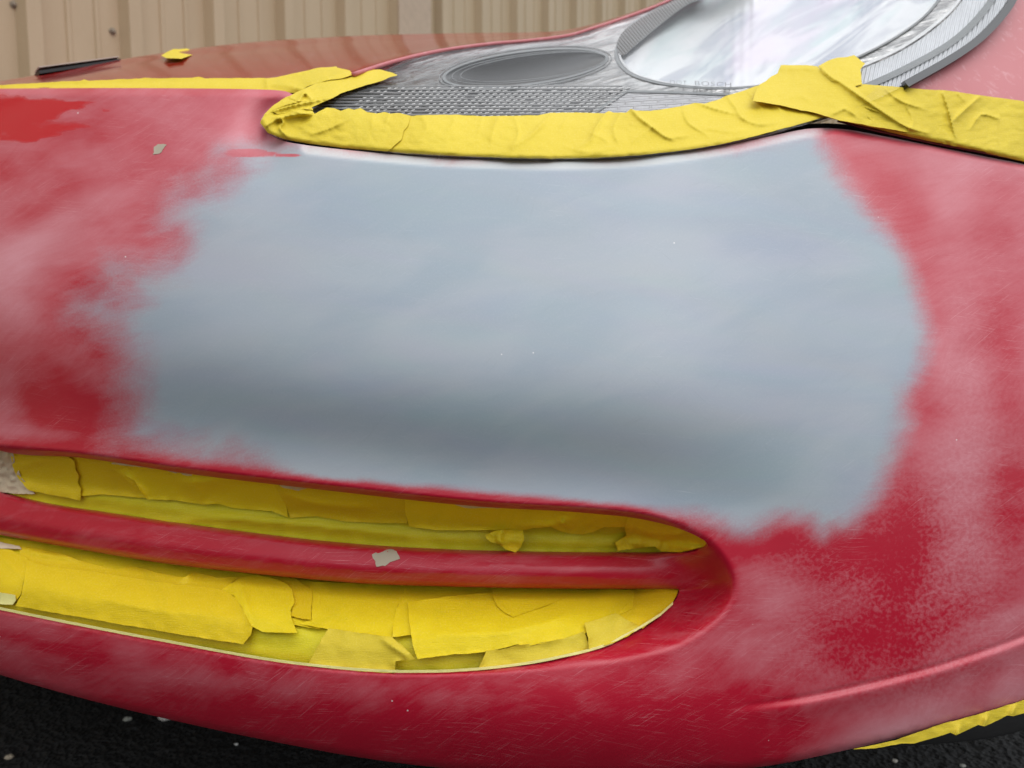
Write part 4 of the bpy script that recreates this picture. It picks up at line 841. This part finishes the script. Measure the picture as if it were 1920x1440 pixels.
piece('wavy golden tape in the upper slot between the fold and the paper scraps', [(186, 858), (240, 868), (310, 872), (345, 890), (385, 888), (420, 886), (475, 893), (520, 908), (533, 935), (541, 971), (510, 958), (490, 957), (440, 953), (410, 945), (380, 946), (330, 938), (275, 936), (262, 918), (252, 902), (238, 893)], 2, cr=[([(240, 895), (262, 920), (278, 937)], .005, 6), ([(350, 905), (400, 900), (470, 895)], .004, 12), ([(360, 900), (380, 940)], .003, 12)])
piece('golden tape in the middle of the upper slot, under a thin paper scrap', [(512, 906), (545, 917), (560, 915), (590, 909), (620, 908), (680, 914), (764, 922), (764, 982), (740, 981), (688, 980), (650, 978), (600, 969), (575, 968), (545, 971), (534, 945)], 1, cr=[([(530, 925), (600, 945), (700, 950)], .004, 14)])
piece('smooth golden tape with a wavy lower edge in the right half of the upper slot', [(758, 922), (815, 929), (833, 937), (867, 947), (975, 948), (1080, 956), (1180, 963), (1195, 985), (1171, 988), (1133, 988), (1110, 998), (1092, 1002), (1070, 1001), (1054, 997), (1033, 988), (1000, 990), (983, 994), (892, 994), (817, 994), (767, 987), (760, 960)], 3, cr=[([(980, 985), (1040, 982), (1085, 968)], .0035, 8), ([(1050, 975), (1075, 990)], .003, 6)])
piece('crumpled golden tape filling the right tip of the upper slot', [(1183, 956), (1250, 972), (1295, 992), (1327, 1014), (1322, 1025), (1275, 1035), (1240, 1034), (1228, 1024), (1190, 1029), (1158, 1033), (1154, 1017), (1175, 1004), (1171, 987)], 3.2, cr=[([(1180, 985), (1230, 1000), (1300, 1000)], .004, 9), ([(1230, 1028), (1250, 1005), (1300, 995)], .003, 8)], crum=.002, cs=30)
piece('small twisted scrap of golden tape near the middle of the upper slot', [(910, 1003), (929, 995), (942, 994), (981, 994), (983, 1012), (976, 1026), (967, 1036), (948, 1030), (937, 1021), (921, 1016), (912, 1010)], 4.5, cr=[([(942, 995), (935, 1008), (950, 1032)], .006, 4), ([(915, 1000), (935, 1004)], .003, 4)])
piece('square golden tape piece at the left end of the upper slot, torn right side', [(14, 832), (58, 836), (113, 848), (140, 864), (141, 880), (148, 892), (146, 905), (152, 916), (151, 938), (118, 932), (87, 926), (55, 920), (36, 900), (24, 876), (20, 850)], 3.5, amp=1.4, cr=[([(30, 880), (80, 862), (130, 870)], .002, 12)])
# lower slot
piece('shadowed golden tape behind the others near the top of the lower slot', [(-60, 1000), (120, 1022), (300, 1055), (560, 1086), (600, 1092), (600, 1180), (300, 1130), (40, 1060), (-60, 1030)], .5, GLo, crum=.001, cs=60)
piece('golden tape at the left end of the lower slot', [(-80, 1012), (0, 1028), (22, 1032), (54, 1048), (48, 1072), (42, 1100), (38, 1116), (22, 1135), (0, 1130), (-80, 1115)], 3, GLo, cr=[([(0, 1040), (40, 1080)], .002, 9)])
piece('wavy upper strip of golden tape under the bar in the lower slot', [(36, 1024), (75, 1030), (120, 1039), (146, 1050), (186, 1061), (219, 1068), (248, 1062), (270, 1066), (299, 1075), (346, 1083), (361, 1073), (380, 1076), (408, 1083), (448, 1082), (430, 1096), (412, 1108), (380, 1110), (240, 1092), (80, 1068), (40, 1052)], 2, GLo, cr=[([(40, 1030), (90, 1042), (150, 1048)], .004, 6), ([(340, 1088), (362, 1074)], .004, 7)], edge=.003)
piece('narrow golden tape piece with a pointed top, under the bar in the lower slot', [(520, 1080), (554, 1085), (572, 1097), (586, 1107), (584, 1135), (583, 1162), (566, 1160), (545, 1155), (551, 1120)], 2.5, GLo)
piece('long flat golden tape piece with an angled torn right end in the lower slot', [(51, 1050), (87, 1061), (175, 1072), (292, 1090), (386, 1101), (419, 1106), (445, 1123), (455, 1136), (459, 1152), (466, 1166), (473, 1177), (470, 1190), (456, 1208), (328, 1188), (182, 1163), (28, 1136), (40, 1115), (48, 1072)], 5, GLo, cr=[([(200, 1125), (300, 1145), (440, 1158)], .002, 16), ([(60, 1100), (200, 1130)], .001, 20)], edge=.002)
piece('golden tape with a rounded torn right edge, beside the long flat piece', [(415, 1106), (452, 1082), (481, 1077), (505, 1082), (525, 1088), (540, 1096), (548, 1106), (552, 1130), (545, 1145), (546, 1160), (558, 1187), (524, 1186), (492, 1185), (466, 1172), (455, 1140), (438, 1116)], 4, GLo, cr=[([(450, 1100), (470, 1160)], .003, 10)], edge=.003)
piece('broad smooth golden tape in the middle of the lower slot', [(578, 1090), (680, 1094), (770, 1098), (755, 1120), (742, 1142), (738, 1170), (735, 1195), (700, 1190), (660, 1186), (600, 1177), (560, 1170), (584, 1162), (586, 1120)], 1.5, GLo)
piece('golden tape strip hanging down just right of the middle of the lower slot', [(762, 1095), (860, 1099), (924, 1102), (924, 1114), (850, 1120), (772, 1130), (772, 1160), (776, 1190), (735, 1195), (738, 1170), (743, 1142), (754, 1120)], 2.2, GLo)
piece('broad golden tape with a ragged lower edge in the right half of the lower slot', [(764, 1129), (800, 1124), (833, 1119), (921, 1111), (980, 1106), (1104, 1104), (1190, 1106), (1186, 1140), (1150, 1160), (1110, 1180), (1082, 1194), (1058, 1200), (1008, 1208), (980, 1212), (972, 1208), (958, 1212), (908, 1222), (875, 1226), (850, 1227), (783, 1236), (774, 1210), (768, 1170)], 4, GLo, cr=[([(820, 1190), (950, 1185), (1080, 1150)], .003, 24)], edge=.0025)
piece('golden tape tongue under the bar with a curved lower edge in the lower slot', [(921, 1100), (1106, 1102), (1060, 1120), (1017, 1138), (985, 1149), (963, 1157), (945, 1148), (933, 1137), (924, 1120)], 5.4, GLo, edge=.002)
piece('golden tape covering the right tip of the lower slot', [(1176, 1100), (1274, 1103), (1262, 1128), (1238, 1152), (1205, 1178), (1180, 1170), (1150, 1160), (1176, 1130)], 3, GLo)
piece('bright yellow tape wrapping the bottom edge of the lower slot, near its middle', [(616, 1178), (660, 1185), (735, 1195), (755, 1212), (768, 1224), (779, 1236), (742, 1240), (740, 1262), (690, 1260), (645, 1256), (640, 1254), (577, 1248), (590, 1222), (602, 1200)], 4.5, GLo, TAPE, cr=[([(720, 1200), (740, 1215), (765, 1232)], .003, 6)])
piece('bright yellow tape wrapping the bottom edge of the lower slot, towards its right end', [(912, 1220), (940, 1218), (971, 1210), (1020, 1204), (1058, 1198), (1096, 1183), (1106, 1218), (1060, 1230), (1017, 1240), (960, 1250), (896, 1257), (904, 1240)], 5, GLo, TAPE)
piece('bright yellow flap with a folded corner near the right tip of the lower slot', [(1096, 1169), (1120, 1162), (1154, 1149), (1175, 1162), (1200, 1175), (1178, 1192), (1150, 1205), (1104, 1218), (1102, 1195)], 6.5, GLo, TAPE, edge=.003)
piece('short pale yellow tape scrap at the lower left corner of the lower slot', [(-60, 1102), (0, 1111), (28, 1116), (30, 1126), (24, 1134), (0, 1132), (-60, 1120)], 5, GLo, YB)
# beige paper scraps tucked behind the tape
def paper(label, poly, off, step=4, cs=12, crum=.004):
    TN[0] += 1; k = TN[0]
    o = sheet('paper_scrap', torn(np.array(poly, float), 1.0, 3.5, k), lambda u, v: dG(u, v) - off - crum * np.abs(fbm(u / cs, v / cs, 3, k)) * 4, PAPER, None, step, thick=.0003); tag(o, label, 'masking paper', 'beige paper showing behind the tape'); return o
paper('crumpled beige paper showing at the left end of the upper slot', [(-35, 850), (0, 838), (20, 834), (26, 860), (40, 895), (58, 918), (66, 926), (30, 926), (-5, 922), (-35, 905)], .0045)
paper('thin beige paper scrap under the lip, above the wavy golden tape', [(205, 862), (320, 874), (410, 884), (414, 890), (350, 892), (300, 880), (210, 870)], .0042)
paper('thin beige paper scrap under the lip near the middle of the upper slot', [(518, 905), (560, 908), (584, 912), (560, 920), (530, 914)], .0048)
paper('grey beige paper strip under the lip, above the smooth golden tape', [(828, 938), (860, 940), (905, 946), (960, 948), (940, 953), (880, 953), (866, 950), (850, 945)], .0085, crum=.002)
paper('pale paper sliver at the top left of the lower slot', [(-60, 1004), (0, 1016), (36, 1024), (40, 1030), (0, 1028), (-60, 1016)], .008, crum=.001)

# ------------------------------------------------------------------ pebbles and litter on the asphalt
def pebble(u, v, r, label, col, zs=.6):
    d = P3(u, v, 1.0) - CAM; t = -(CAM[2] - r * .3) / d[2]; p = CAM + d * t
    vs = []; fs = []; n, m = 10, 7; rr = np.random.RandomState(int(u))
    for i in range(m + 1):
        th = math.pi * i / m
        for j in range(n):
            a = 2 * math.pi * j / n; q = r * (1 + .35 * (rr.rand() - .5)); vs.append((p[0] + q * math.sin(th) * math.cos(a) * 1.3, p[1] + q * math.sin(th) * math.sin(a), r * zs * .8 + q * zs * math.cos(th)))
    for i in range(m):
        for j in range(n): fs.append((i * n + j, (i + 1) * n + j, (i + 1) * n + (j + 1) % n, i * n + (j + 1) % n))
    o = mesh_obj('pebble', vs, fs, plain('pebble_stone', col, .8), None, False); tag(o, label, 'pebble', 'pebbles on the asphalt')
pebble(311, 1345, .0085, 'largest white stone chip on the black asphalt, touching the bumper edge', (.5, .48, .44))
pebble(239, 1349, .0048, 'greyish pebble just left of the largest white stone chip', (.38, .38, .33))
pebble(18, 1420, .0046, 'tan pebble in the bottom left corner of the asphalt', (.45, .38, .28))
pebble(443, 1396, .0024, 'tiny white grit on the asphalt below the left part of the bumper', (.75, .75, .72))
pebble(1678, 1427, .0030, 'small pale pebble on the asphalt under the right part of the bumper', (.6, .57, .5))
pebble(1805, 1436, .0030, 'small pale pebble at the bottom edge, furthest right on the asphalt', (.5, .5, .45))
